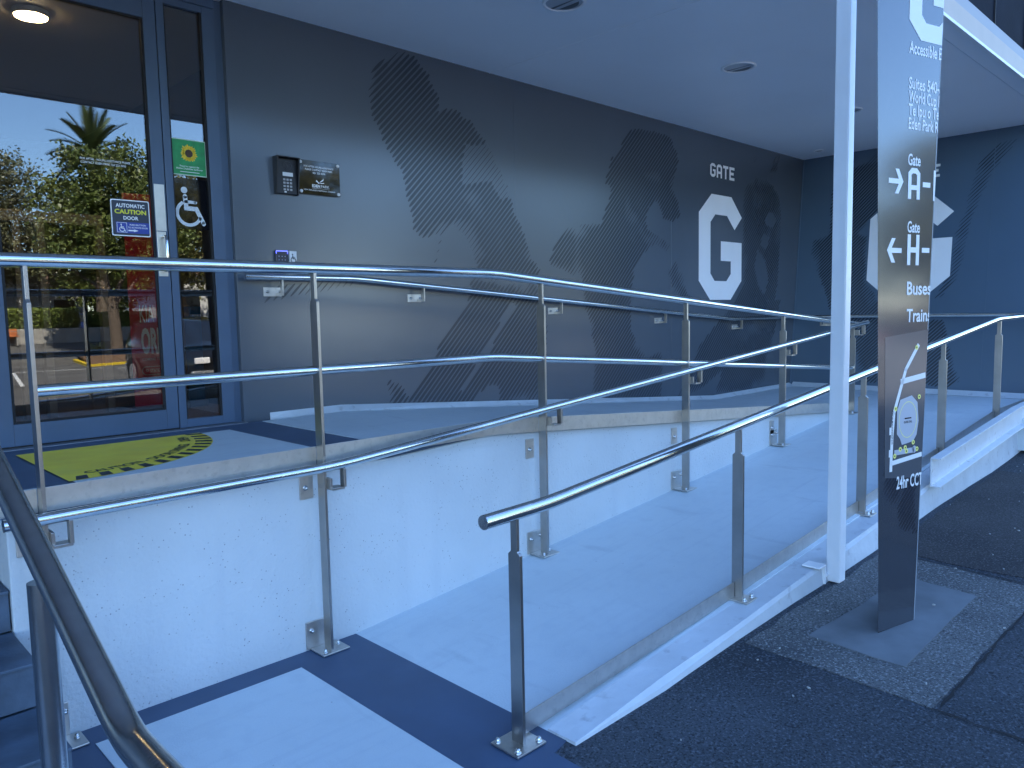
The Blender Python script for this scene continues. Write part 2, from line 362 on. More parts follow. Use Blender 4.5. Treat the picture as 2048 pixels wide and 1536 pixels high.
# pale cement haunch along the wall foot of the upper ramp and middle landing
b_ = MB()
xsK = [2.45, 2.62, 3.0, 4.2, 5.5, 6.8, 8.1, 9.0, 9.6, 10.08]
for i in range(len(xsK)-1):
    A, B = xsK[i], xsK[i+1]; wA, wB = [.055+.02*math.sin(7*t) if t > 2.5 else .01 for t in (A, B)]
    b_.add([(A,Y3-wA,zup(A)+.004),(B,Y3-wB,zup(B)+.004),(B,Y3-.002,zup(B)+.045),(A,Y3-.002,zup(A)+.045),(A,Y3,zup(A)-.05),(B,Y3,zup(B)-.05)], [[0,1,2,3],[3,2,5,4],[4,5,1,0],[0,3,4],[1,5,2]])
struct(b_.build('wall_foot_haunch', kerb_white))
b_ = MB(); b_.add([(10.02,1.7,ZM+.004),(10.02,Y3-.05,ZM+.004),(10.095,Y3-.05,ZM+.06),(10.095,1.7,ZM+.06),(10.12,1.7,ZM-.05),(10.12,Y3-.05,ZM-.05)], [[0,1,2,3],[3,2,5,4],[4,5,1,0],[0,3,4],[1,5,2]]); struct(b_.build('return_wall_haunch', kerb_white))

# kerb along the pavement
b_ = MB(); xk = [2.05, 2.6, 3.2, 3.8, 4.4, 5.0, 5.6, 6.2, 6.8, 7.4, 8.0, 8.6, 9.4, 10.3]
def kt(x): return zlow(x)+.020*max(0, 1-(x-2)/3)-.010+.004*math.sin(x*3.1)
ring = [[(x, 1.935, kt(x)-.4), (x, 1.935, kt(x)), (x, 1.80+.006*math.sin(5*x), kt(x)), (x, 1.785+.008*math.sin(4*x), kt(x)-.02), (x, 1.765+.012*math.sin(2.3*x), gz(x,1.75)-.05)] for x in xk]
vs = [p for r_ in ring for p in r_]; b_.add(vs, [[i*5+k, i*5+k+1, (i+1)*5+k+1, (i+1)*5+k] for i in range(len(xk)-1) for k in range(4)]); b_.add(ring[0], [[0,1,2,3,4]])
tag(b_.build('concrete_kerb', kerb_white), 'low white painted concrete kerb between ramp and dark footpath', 'kerb')

# retaining wall between the two ramps
b_ = MB(); n = 12; xw = [.596, 2.3]+[3.0+i*(8.02-3.0)/n for i in range(n+1)]
b_.prism([(x, YW, (0 if x < 2.05 else zlow(x))-.3) for x in (.596, 2.05, 8.02)]+[(x, YW, zup(x)-(.05 if x < 2.9 else .02)) for x in reversed(xw)], (0, .14, 0))
b_.box(.5962, .7, YW+.139, 3.998, -.3, ZU-.05)
tag(b_.build('retaining_wall', conc_white, bev=.006), 'white painted pitted concrete retaining wall between the lower and upper ramps', 'wall')

# stairs at the left, rising towards the door
st = thing('entry_stairs', (-.8, 2.2, 0), 'dark blue tiled steps beside the end of the white retaining wall', 'stairs')
for i in range(6):
    y0 = 2.2+.36*i; y1 = y0+.36 if i < 5 else 4.0; z1 = .155*(i+1) if i < 5 else ZU
    if i == 5: break
    s_ = MB(); s_.box(-2.2, .590, y0, 4.0-.001*i, .155*i+.0005, .155*(i+1)-.012); sp = s_.build('step', stair_m, st)
    for k in range(5):
        xa = -2.2+.559*k; t_ = MB(); t_.box(xa+.002, xa+.555, y0-.012, y0+.346, .155*(i+1)-.012, .155*(i+1)); t_.build('tile', stair_m, sp, bev=.003)
for k in range(5):
    for j in range(3):
        xa = -2.2+.559*k; ya = .72+.493*j
        t_ = MB(); t_.box(xa+.002, xa+.557, ya+.002, ya+.491, 0, .008); t_.build('tile', stair_m, st, bev=.003)

# footing of the sign, aggregate surround, old trench seams in the footpath
def patch(poly, name, m_, h, cuts=3, wob=.012):
    P = []; rnd = random.Random(len(name)*7+int(h*1000))
    for i in range(len(poly)):
        A, B = Vector(poly[i]), Vector(poly[(i+1)%len(poly)]); d = B-A; nn = Vector((-d.y, d.x)).normalized(); k = max(2, int(d.length/.12))
        P += [tuple(A+d*t/k+nn*rnd.uniform(-wob, wob)*(t > 0)) for t in range(k)]
    b_ = MB(); b_.prism([(x, y, gz(x, y)+h) for x, y in P], (0, 0, -h-.02)); return struct(b_.build(name, m_))
patch([(3.15,.92),(4.75,.86),(4.85,1.72),(3.2,1.74)], 'aggregate_patch', agg_m, .004)
patch([(3.42,1.11),(4.44,1.10),(4.50,1.46),(3.45,1.55)], 'sign_footing', pad_m, .008, wob=.008)
patch([(4.85,.4),(7.4,.35),(7.5,1.72),(4.9,1.73)], 'dark_asphalt_patch', asphalt('patched_asphalt', (.03,.03,.034), (.05,.049,.05), 30, (.2,.2,.2), (.045,.04,.04)), .0035)
patch([(4.5,-.5),(6.0,-.6),(6.05,.35),(4.78,.4)], 'brown_asphalt_patch', asphalt('brown_asphalt', (.05,.043,.042), (.075,.065,.06), 34, (.25,.24,.22), (.06,.05,.046)), .004)
def seam(pts, wd=.012, name='asphalt_seam'):
    b_ = MB(); rnd = random.Random(3)
    P = []
    for i in range(len(pts)-1):
        A, B = Vector(pts[i]), Vector(pts[i+1]); k = max(2, int((B-A).length/.05))
        P += [A+(B-A)*t/k+Vector((rnd.uniform(-.006,.006), rnd.uniform(-.006,.006))) for t in range(k)]
    P.append(Vector(pts[-1])); vs = []
    for i, p in enumerate(P):
        d = (P[min(i+1,len(P)-1)]-P[max(i-1,0)]).normalized(); nn = Vector((-d.y, d.x))*wd*rnd.uniform(.2,.6)
        vs += [(p.x+nn.x, p.y+nn.y, gz(p.x,p.y)+.0065), (p.x-nn.x, p.y-nn.y, gz(p.x,p.y)+.0065)]
    b_.add(vs, [[2*i,2*i+1,2*i+3,2*i+2] for i in range(len(P)-1)]); return struct(b_.build(name, seam_m))
seam([(3.15,.92),(3.1,.2),(3.05,-.8)]); seam([(3.2,.9),(4.78,.86),(4.85,1.7)]); seam([(4.78,.86),(4.78,.3),(6.4,.2)])

rnd = random.Random(5); b_ = MB()
for i in range(80):
    x, y = rnd.uniform(2.0, 8), rnd.uniform(-.6, 1.72); s_ = rnd.uniform(.002, .006); z = gz(x, y)+.012 if 3.1 < x < 7.5 and y > .3 else gz(x, y); A = rnd.uniform(0, 3.1)
    P = [(x+s_*k*math.cos(A+t), y+s_*k*math.sin(A+t), z) for t, k in ((0,1.6),(1.6,.8),(3.1,1.5),(4.7,.7))]
    b_.prism(P, (0, 0, .006))
stuff(tag(b_.build('stone_grit', chip_m), 'scattered pale stone chips on the dark footpath', 'grit'))

# ================================================================ ENTRANCE BUILDING
B = thing('stadium_entrance', (6, 5, 0), 'dark charcoal stadium entrance building with recessed porch and mural walls', 'building')
WX = [2.268, 4.84, 7.24, 9.64, 10.48]
wall = MB().box(2.268, 10.6, Y3+.012, Y3+.25, -.3, 3.9).build('mural_wall', wall_paint, B)
for i in range(4):
    p = MB().box(WX[i], WX[i+1]-(.0012 if i < 3 else 0), Y3, Y3+.012, .3, 3.7).build('wall_panel', wall_paint, wall, bev=.0007, seg=1)
LEAN = .107
def rx(z): return 10.1+LEAN*(z-.535)
rw = MB().hexa([(rx(-.3),1.74,-.3),(rx(-.3)+.3,1.74,-.3),(rx(-.3)+.3,Y3+.2,-.3),(rx(-.3),Y3+.2,-.3),(rx(3.9),1.74,3.9),(rx(3.9)+.3,1.74,3.9),(rx(3.9)+.3,Y3+.2,3.9),(rx(3.9),Y3+.2,3.9)]).build('return_wall', wall_paint2, B)
tr = MB(); tr.hexa([(rx(.4)-.012,Y3-.012,.4),(rx(.4)+.01,Y3-.012,.4),(rx(.4)+.01,Y3-.001,.4),(rx(.4)-.012,Y3-.001,.4),(rx(3.7)-.012,Y3-.012,3.7),(rx(3.7)+.01,Y3-.012,3.7),(rx(3.7)+.01,Y3-.001,3.7),(rx(3.7)-.012,Y3-.001,3.7)])
tr.build('corner_trim', wall_paint2, B)
for k in range(1, 3):
    yy = Y3-1.15*k; q = MB(); q.hexa([(rx(.55)-.002,yy-.004,.55),(rx(.55)+.01,yy-.004,.55),(rx(.55)+.01,yy+.004,.55),(rx(.55)-.002,yy+.004,.55),(rx(3.6)-.002,yy-.004,3.6),(rx(3.6)+.01,yy-.004,3.6),(rx(3.6)+.01,yy+.004,3.6),(rx(3.6)-.002,yy+.004,3.6)])
    q.build('joint_strip', wall_paint2, rw)
# soffit, fascia, wall above
for x0, x1 in ((-6, 4.5615), (4.5645, 10.7)): MB().box(x0, x1, 1.99, YD+.2, CEIL, CEIL+.06).build('soffit_panel', soffit_m, B, bev=.001, seg=1)
MB().box(-6, 10.9, 1.862, 1.985, CEIL-.004, CEIL+.1).build('edge_board', soffit_m, B, bev=.002)
MB().box(-6, 24, 1.832, 1.858, CEIL+.012, 3.755).build('fascia', fascia_m, B, bev=.002)
MB().box(-6, 24, 1.824, 1.860, CEIL-.014, CEIL+.010).build('drip_edge', post_white, B, bev=.003)
MB().box(-6, 24, 1.842, 1.90, 3.757, 3.85).build('fascia_capping', mat('capping_grey', (.34, .34, .35), .5), B, bev=.004)
MB().box(4.559, 4.567, 1.99, Y3-.001, CEIL-.0025, CEIL+.01).build('joint_light_line', post_white, B)  # added white strip paints the light line of the soffit crack
MB().box(-40, 60, 2.9, 26, CEIL+.1, 13.).build('upper_cladding', clad_m, B)
for k in range(24):
    x = 4+k*1.5; MB().box(x, x+.02, 2.88, 2.9, 3.9, 12.9).build('cladding_joint', frame_gap, B)
MB().box(-40, 60, 1.9, 2.9, CEIL+.1, CEIL+.14).build('canopy_roof', clad_m, B)
MB().box(-40, -2.6, Y3, Y3+.3, -.4, 3.9).build('side_wall', wall_paint, B)
MB().box(10.9, 60, 1.9, 2.2, -.4, 3.7).build('far_wall', wall_paint2, B)
# lobby inside
lb = MB().box(-4, 3.4, YD+.12, 11, ZU-.2, ZU-.004).build('lobby_floor', lobby_floor, B)
MB().box(-4, 3.4, YD+.12, 11, 3.52, 3.56).build('lobby_ceiling', lobby_ceil, B)
MB().box(-4, 3.4, 9.5, 9.6, ZU, 3.52).build('lobby_back_wall', timber_m, B)
MB().box(2.62, 2.7, Y3+.26, 9.5, ZU, 3.52).build('lobby_side_wall', lobby_dark, B)
MB().box(-4.1, -4, YD+.12, 9.5, ZU, 3.52).build('lobby_far_wall', lobby_dark, B)
fr = MB()
for x in (.95, 1.32, 1.47, 1.86): fr.box(x, x+.05, 6.25, 6.33, ZU, 2.3)
fr.box(.5, 1.91, 6.252, 6.328, 2.3, 2.38); fr.build('inner_frame', beige_m, B, bev=.003)
# door leaf, sidelight
door = MB().box(.90, .969, YD, YD+.045, .925, 3.50).box(1.784, 1.856, YD, YD+.045, .925, 3.50).box(.969, 1.784, YD+.001, YD+.044, .925, 1.045).box(.969, 1.784, YD+.001, YD+.044, 3.385, 3.50).build('door', frame_m, B, bev=.003)
MB().box(.972, 1.781, YD+.020, YD+.026, 1.048, 3.382).build('glass', glass_m, door)
bd = MB()
for x0, x1, z0, z1 in ((.969,.983,1.045,3.385),(1.770,1.784,1.045,3.385),(.983,1.770,1.045,1.057),(.983,1.770,3.373,3.385)): bd.box(x0, x1, YD+.006, YD+.0195, z0, z1)
bd.build('glazing_bead', frame_gap, door)
MB().box(.90, 1.856, YD-.002, YD+.04, .918, .9249).build('door_seal', frame_gap, door)
MB().box(1.788, 1.848, YD-.003, YD-.0002, 2.14, 2.42).build('push_plate', plate_m, door, bev=.001)
hp = MB(); hp.box(1.788, 1.842, YD-.004, YD-.0003, 1.865, 2.137); h1 = hp.build('handle_plate', plate_m, door, bev=.004)
MB().tube([(1.826,YD-.004,1.90),(1.826,YD-.045,1.905),(1.826,YD-.055,1.93),(1.826,YD-.055,2.08),(1.826,YD-.045,2.105),(1.826,YD-.004,2.11)], .009, 12).build('pull_handle', steel, h1 and door)
sl = MB().box(1.862, 1.907, YD+.001, YD+.05, .92, 3.54).box(2.14, 2.222, YD+.001, YD+.05, .92, 3.54).box(1.907, 2.14, YD+.002, YD+.049, .92, .972).box(1.907, 2.14, YD+.002, YD+.049, 3.5, 3.54).build('sidelight', frame_m, B, bev=.003)
MB().box(1.909, 2.138, YD+.022, YD+.028, .974, 3.498).build('glass', glass_m, sl)
MB().box(1.907, 1.915, YD+.006, YD+.0215, .972, 3.5).box(2.126, 2.14, YD+.006, YD+.0215, .972, 3.5).build('glazing_bead', frame_gap, sl)
MB().box(2.222, 2.2675, YD+.012, YD+.06, .9, 3.6).build('frame_channel', frame_m, B)
MB().box(.5, 2.222, YD-.002, YD+.06, 3.542, 3.6).build('door_head', frame_m, B, bev=.003)
MB().box(-2.6, .895, YD+.002, YD+.05, .92, 3.6).build('fixed_panel', frame_m, B)
MB().box(-2.6, 2.27, YD-.078, YD+.12, ZU-.05, ZU+.003).build('threshold', alu, B, bev=.002)

# ---- flat print on the walls
onwall = lambda e: (lambda u, v: (u, Y3-e, v))
on2 = lambda e: (lambda u, v: (rx(v)-e, -u, v))     # u grows to the right as seen (towards -Y)
def noise2(x, y, sd=0):
    def h(i, j): random_ = math.sin(i*127.1+j*311.7+sd*74.7)*43758.5453; return random_-math.floor(random_)
    i, j = math.floor(x), math.floor(y); fx, fy = x-i, y-j; fx = fx*fx*(3-2*fx); fy = fy*fy*(3-2*fy)
    return (h(i,j)*(1-fx)+h(i+1,j)*fx)*(1-fy)+(h(i,j+1)*(1-fx)+h(i+1,j+1)*fx)*fy
def inside(P, x, y):
    r_ = False
    for i in range(len(P)):
        (x0, y0), (x1, y1) = P[i-1], P[i]
        if (y0 > y) != (y1 > y) and x < (x1-x0)*(y-y0)/(y1-y0)+x0: r_ = not r_
    return r_
def stripes(F, P, cut=(), thin=(), sp=.05, wmax=.0118, seed=0, dens=1., mi=0):
    """diagonal halftone lines clipped to the outline P"""
    cs = [x-y for x, y in P]; k0, k1 = int(min(cs)/sp)-1, int(max(cs)/sp)+2
    for k in range(k0, k1):
        c_ = k*sp; ts = []
        for i in range(len(P)):
            (x0, y0), (x1, y1) = P[i-1], P[i]; d0, d1 = x0-y0-c_, x1-y1-c_
            if (d0 > 0) != (d1 > 0): t = d0/(d0-d1); ts.append(x0+t*(x1-x0))
        ts.sort()
        for a0, a1 in zip(ts[::2], ts[1::2]):
            a0 += .025*(noise2(k*.9, 3, seed)-.5); a1 += .025*(noise2(k*.9, 9, seed)-.5)
            if a1-a0 < .012: continue
            n_ = max(3, int((a1-a0)/.016)); run = []
            def flush(run):
                if len(run) < 2: return
                vs = []
                for j, (t, w_) in enumerate(run):
                    e = min(j, len(run)-1-j); w2 = w_*(.45 if e == 0 else .85 if e == 1 else 1)
                    vs += [F.fn(t-w2*.7071, t-c_+w2*.7071), F.fn(t+w2*.7071, t-c_-w2*.7071)]
                F.add(vs, [[2*i,2*i+1,2*i+3,2*i+2] for i in range(len(run)-1)], mi)
            for j in range(n_+1):
                t = a0+(a1-a0)*j/n_; y = t-c_; ed = min(t-a0, a1-t)
                q = noise2(t*2.3+seed, y*2.3, seed)*.65+noise2(t*9, y*9, seed+1)*.35
                w_ = wmax*max(0, min(1, (q-.30+min(.35, ed*2.5))*3.0*dens))
                if any(inside(T, t, y) for T in thin): w_ = .0022 if q > .3 else .006
                if any(inside(T, t, y) for T in cut): w_ = 0
                if w_ < wmax*.12: flush(run); run = []
                else: run.append((t, max(w_, wmax*.25)))
            flush(run)
PA = [(3.35,3.35),(3.39,3.44),(3.49,3.54),(3.64,3.585),(3.77,3.58),(3.87,3.51),(3.95,3.4),(4.01,3.29),(4.01,3.21),(4.09,3.24),(4.21,3.23),(4.36,3.17),(4.45,3.07),(4.52,3.02),(4.58,2.94),(4.65,2.82),(4.72,2.72),(4.8,2.58),(4.84,2.45),(4.92,2.35),(4.98,2.2),(5.05,2.07),(5.17,1.96),(5.01,1.89),(4.29,1.87),(4.38,2.01),(4.32,2.13),(4.22,2.25),(4.11,2.29),(4.04,2.27),(4.0,2.21),(3.96,2.11),(3.93,2.0),(3.91,2.03),(3.95,2.15),(3.98,2.25),(3.85,2.2),(3.73,2.23),(3.71,2.33),(3.66,2.54),(3.66,2.61),(3.61,2.72),(3.54,2.78),(3.47,2.87),(3.42,2.96),(3.36,3.08),(3.35,3.21)]
PF = [(2.44,1.7),(2.57,1.82),(2.8,1.85),(3.21,1.86),(3.12,1.82),(2.87,1.78),(2.68,1.75),(2.53,1.72)]
PL = [(4.29,1.87),(5.01,1.89),(5.17,1.96),(5.24,1.71),(5.23,1.44),(5.19,0.76),(4.6,0.8),(4.58,0.96),(4.51,1.0),(4.37,0.93),(4.28,0.87),(4.23,0.83),(3.46,0.88),(3.44,0.95),(3.42,1.11),(3.52,1.08),(3.65,0.95),(3.79,1.12),(3.89,1.27),(3.95,1.37),(4.09,1.51),(4.26,1.71)]
PB = [(6.42,3.36),(6.57,3.46),(6.85,3.47),(7.2,3.47),(7.33,3.34),(7.39,3.22),(7.31,3.08),(7.27,2.93),(7.37,2.8),(7.41,2.64),(7.27,2.54),(7.1,2.57),(7.01,2.71),(6.92,2.75),(6.83,2.68),(6.77,2.54),(6.81,2.45),(6.95,2.41),(7.21,2.3),(7.33,2.17),(7.47,1.96),(7.57,1.77),(7.74,1.71),(7.41,1.72),(7.26,1.84),(7.17,2.01),(7.08,2.16),(6.92,2.21),(6.73,2.18),(6.61,2.07),(6.54,1.91),(6.5,1.71),(6.5,1.45),(6.59,1.24),(6.84,1.11),(7.04,1.16),(7.07,1.05),(7.04,0.62),(5.83,0.71),(5.88,0.92),(5.91,1.12),(5.88,1.27),(5.85,1.47),(5.77,1.61),(5.75,1.78),(5.71,1.86),(5.62,1.92),(5.52,1.97),(5.4,1.99),(5.31,2.01),(5.26,2.05),(5.31,2.17),(5.42,2.28),(5.53,2.41),(5.65,2.43),(5.93,2.45),(6.03,2.45),(6.06,2.54),(6.17,2.75),(6.16,2.83),(6.08,2.85),(6.13,2.96),(6.19,3.1),(6.32,3.2)]
PC = [(8.80,2.98),(8.86,3.11),(9.02,3.2),(9.34,3.25),(9.54,3.18),(9.73,3.04),(9.79,2.88),(9.77,2.55),(9.75,2.23),(9.71,1.9),(9.65,1.7),(9.79,1.7),(9.72,1.44),(9.52,1.05),(9.43,0.58),(9.0,0.58),(8.27,0.58),(8.16,0.6),(8.33,0.86),(7.83,0.66),(7.36,0.62),(7.51,0.8),(7.82,1.19),(8.26,1.47),(8.61,1.68),(8.83,1.89),(8.80,2.19),(8.79,2.62)]
S1 = [(8.99,3.37),(9.08,3.57),(9.2,3.58),(9.14,3.42),(9.02,3.25)]; S2 = [(9.47,3.33),(9.63,3.57),(9.77,3.58),(9.63,3.35)]
THIN = [(4.27,2.98),(4.52,3.02),(4.79,2.61),(4.65,2.56),(4.57,2.71),(4.23,2.65),(4.24,2.85)]
SL = [(4.76,1.68),(4.81,1.66),(4.23,0.98),(4.16,0.98)]
CLs = [[(9.42,2.82),(9.59,2.8),(9.65,2.71),(9.56,2.64),(9.35,2.69)],[(9.16,2.33),(9.34,2.21),(9.44,1.96),(9.37,1.77),(9.21,1.89),(9.1,2.14)],[(9.3,2.55),(9.45,2.5),(9.4,2.35),(9.25,2.42)]]
F = Flat(onwall(.0009))
stripes(F, PA, thin=[THIN], seed=1); stripes(F, PF, seed=2, dens=.6, wmax=.008); stripes(F, PL, cut=[SL], seed=3, dens=1.25)
stripes(F, PB, seed=4, dens=1.1); stripes(F, PC, cut=CLs, seed=5, dens=.8, sp=.05, wmax=.0118)
stripes(F, S1, seed=6, dens=.6, wmax=.009); stripes(F, S2, seed=7, dens=.6, wmax=.009)
stuff(F.build('mural_print', mural_ink, wall))
W2A = [(4.66,2.5),(4.55,2.53),(4.44,2.55),(4.44,3.14),(4.28,3.39),(3.88,3.56),(3.6,3.56),(3.6,2.9),(3.83,2.81),(3.95,2.7),(3.92,1.93),(3.76,1.67),(3.5,1.6),(3.5,.62),(3.68,0.62),(3.91,0.62),(4.09,1.42),(4.17,1.55),(4.36,1.54),(4.52,1.96),(4.67,2.3)]
W2B = [(2.71,3.27),(2.51,3.44),(2.32,3.47),(2.48,3.24),(2.57,3.08),(2.68,2.81),(2.77,2.52),(2.81,2.12),(2.88,1.88),(3.01,1.71),(3.12,1.62),(2.95,1.98),(2.94,2.36),(2.85,2.65),(2.79,2.94)]
W2C = [(3.25,1.41),(2.97,1.41),(2.92,1.11),(2.76,0.69),(2.89,0.62),(3.3,0.62)]
F = Flat(on2(.0015))
for q, s_, d_ in ((W2A, 11, 1.1), (W2B, 12, .42), (W2C, 13, 1.0)): stripes(F, [(-x, y) for x, y in q], seed=s_, dens=d_, sp=.045, wmax=.010)
stuff(F.build('mural_print', mural_ink, rw))
GP = [(8.06,2.933),(8.51,2.933),(8.76,2.704),(8.587,2.546),(8.41,2.703),(8.145,2.703),(8.042,2.61),(8.042,2.015),(8.134,1.929),(8.404,1.929),(8.503,2.018),(8.503,2.168),(8.272,2.168),(8.272,2.399),(8.76,2.399),(8.76,1.936),(8.503,1.706),(8.035,1.706),(7.79,1.926),(7.79,2.706)]
def block(F, word, x, y, h, wl, gap, mi=0, clipx=None):
    """octagonal block capitals"""
    t = wl*.27; r_ = wl*.3
    for ch in word:
        def P(*q): F.poly([(x+a_*wl, y+b_*h) for a_, b_ in q], mi)
        k = .27; kv = .27*wl/h
        if ch == 'G':
            P((.3,1),(.72,1),(1,.86),(1,.74),(.73,.74),(.73,.80),(.65,1-kv),(.36,1-kv),(.27,.80),(0,.84)); P((0,.84),(.27,.80),(.27,.2),(.36,kv),(.3,0),(0,.16)); P((.3,0),(.36,kv),(.65,kv),(.73,.2),(.73,.42),(1,.42),(1,.16),(.72,0)); P((.5,.42),(.73,.42),(1,.42),(1,.57),(.5,.57))
        if ch == 'A': P((0,0),(.27,0),(.27,.78),(.38,1-kv),(.62,1-kv),(.73,.78),(.73,0),(1,0),(1,.85),(.72,1),(.28,1),(0,.85)); P((.27,.3),(.73,.3),(.73,.3+kv*.9),(.27,.3+kv*.9))
        if ch == 'T': P((0,1-kv),(1,1-kv),(1,1),(0,1)); P((.36,0),(.64,0),(.64,1-kv),(.36,1-kv))
        if ch == 'E': P((0,0),(1,0),(1,kv),(.28,kv),(.28,.5-kv/2),(.85,.5-kv/2),(.85,.5+kv/2),(.28,.5+kv/2),(.28,1-kv),(1,1-kv),(1,1),(0,1))
        if ch == 'H': P((0,0),(.27,0),(.27,.5-kv/2),(.73,.5-kv/2),(.73,0),(1,0),(1,1),(.73,1),(.73,.5+kv/2),(.27,.5+kv/2),(.27,1),(0,1))
        if ch == '-': P((.1,.42),(.75,.42),(.75,.58),(.1,.58))
        x += wl+gap
F = Flat(onwall(.002)); block(F, 'GATE', 8.03, 3.13, .155, .118, .025); F.build('gate_lettering', letter_white, wall)
F = Flat(onwall(.002)); F.poly(GP); F.build('letter_g', letter_white, wall)
F = Flat(on2(.003)); F.poly([(x-8.275-3.43, y) for x, y in GP]); F.build('letter_g', letter_white, rw)
F = Flat(on2(.003)); block(F, 'GATE', 8.03-8.275-3.43, 3.14, .155, .118, .025); F.build('gate_lettering', letter_white, rw)

# ---- door swing marking on the landing floor
HX, HY, HR = .91, 4.60, .95
zf = ZU+.0055
fl = lambda u, v: (u, v, zf)
F = Flat(fl); F.poly([(HX, HY)]+[(HX+HR*math.cos(R(t)), HY-HR*math.sin(R(t))) for t in range(0, 91, 3)])
yd = F.build('floor_marking', yellow_m); tag(yd, 'yellow quarter circle door swing marking on the landing floor', 'floor marking')
F = Flat(lambda u, v: (u, v, zf+.0012))
def arc_block(a0, a1, r0, r1): F.poly([(HX+r_*math.cos(R(t)), HY-r_*math.sin(R(t))) for r_, t in [(r1, a0), (r1, (a0+a1)/2), (r1, a1), (r0, a1-1.6), (r0, (a0+a1)/2-1.6), (r0, a0-1.6)]])
for k in range(14): arc_block(2+k*6.4, 2+k*6.4+3.1, .86, .945)
F.build('hazard_ticks', black_ink, yd)
Fr = Flat(lambda u, v: (HX+(.765-v+.07)*math.sin(u/.8), HY-(.765-v+.07)*math.cos(u/.8), zf+.0012))
Fr.text('CAUTION - DOOR SWINGS', .10, .0, .058, width=.78, bold=.02); Fr.text('OPEN', .98, .0, .058, width=.17, bold=.02); Fr.build('marking_text', black_ink, yd)

# ---- things on the mural wall and the door
def line(fn, m_, parent, *a, name='text_line', **k): F = Flat(fn); F.text(*a, **k); return F.build(name, m_, parent)
def shape(fn, m_, parent, *polys, name='emblem'):
    F = Flat(fn)
    for p in polys: F.poly(p)
    return F.build(name, m_, parent)
def plate(x0, x1, z0, z1, y0, y1, name, m_, parent, bev=.002): return MB().box(x0, x1, y0, y1, z0, z1).build(name, m_, parent, bev=bev)
t = thing('intercom', (2.64, Y3, 2.43), 'black door intercom with speaker and keypad beside the glossy plaque', 'intercom')
ib = MB(); x0, x1, z0, z1 = 2.565, 2.715, 2.43, 2.665
ib.box(x0, x1, Y3-.03, Y3-.001, z0, z1); ib.build('body', black_plastic, t, bev=.004)
hd = MB(); hd.prism([(x0-.008,Y3-.001,z0-.004),(x0-.008,Y3-.036,z0-.004),(x0-.008,Y3-.045,z0+.05),(x0-.008,Y3-.07,z1+.008),(x0-.008,Y3-.001,z1+.008)], (.008, 0, 0)); hd.prism([(x1,Y3-.001,z0-.004),(x1,Y3-.036,z0-.004),(x1,Y3-.045,z0+.05),(x1,Y3-.07,z1+.008),(x1,Y3-.001,z1+.008)], (.008, 0, 0)); hd.box(x0, x1, Y3-.07, Y3-.001, z1+.001, z1+.008)
hd.build('rain_hood', black_plastic, t, bev=.0015)
sg = MB()
for r_ in (.030, .021, .012): sg.lathe((2.645, Y3-.0302, 2.615), [(r_, 0), (r_, -.003), (r_-.004, -.003), (r_-.004, 0)], 24, axis='y')
sg.lathe((2.645, Y3-.0302, 2.615), [(.006, 0), (.0055, -.003), (.0001, -.003)], 16, axis='y'); sg.build('speaker_grille', mat('grille_grey', (.05,.05,.055), .4), t)
plate(2.61, 2.685, 2.548, 2.573, Y3-.0335, Y3-.0301, 'name_window', white_plastic, t, .001)
for r_ in range(4):
    for k in range(3):
        cx, cz = 2.62+k*.024, 2.525-r_*.022; kb = plate(cx-.008, cx+.008, cz-.0065, cz+.0065, Y3-.0335, Y3-.0301, 'key', mat('key_grey', (.4,.4,.41), .4) if r_+k == 0 else bpy.data.materials['key_grey'], t, .001)
plate(2.618, 2.634, 2.438, 2.448, Y3-.032, Y3-.0301, 'indicator', white_plastic, t, .0005)

t = thing('plaque', (2.9, Y3, 2.44), 'glossy black acrylic contact plaque held by four silver standoffs', 'plaque')
MB().box(2.735, 3.058, Y3-.02, Y3-.014, 2.447, 2.676).build('panel', black_gloss, t, bev=.001)
for x in (2.75, 3.043):
    for z in (2.463, 2.66):
        MB().lathe((x, Y3-.0201, z), [(.0115, 0), (.0115, -.006), (.009, -.008), (.0001, -.008)], 20, axis='y').build('standoff_cap', bpy.data.materials['white_plastic'], t)
        MB().tube([(x, Y3-.0139, z), (x, Y3-.0005, z)], .006, 12).build('standoff', bolt_m, t)
pf = lambda u, v: (u, Y3-.0208, v); cx = 2.893
for body, x, z, h, wd, al, bo in (('FOR AFTER HOURS ASSISTANCE',cx,2.629,.0125,.232,'C',.01),('PLEASE CONTACT EDEN PARK',cx,2.609,.0125,.215,'C',.01),('021 223 2250',cx,2.588,.0125,.098,'C',.01),('EDEN',2.835,2.497,.020,.062,'L',.03),('PARK',2.905,2.497,.020,.066,'L',0.),("NEW ZEALAND'S NATIONAL STADIUM",cx,2.471,.0105,.245,'C',0.)):
    line(pf, letter_white, t, body, x, z, h, width=wd, align=al, bold=bo)
shape(pf, letter_white, t, [(2.835,2.489),(2.972,2.489),(2.972,2.4905),(2.835,2.4905)], name='rule')
for p_ in ([(2.866,2.538),(2.889,2.522),(2.894,2.526),(2.870,2.549)], [(2.892,2.530),(2.925,2.546),(2.929,2.562),(2.897,2.537)], [(2.900,2.524),(2.93,2.528),(2.93,2.534),(2.90,2.529)]): shape(pf, letter_white, t, p_)

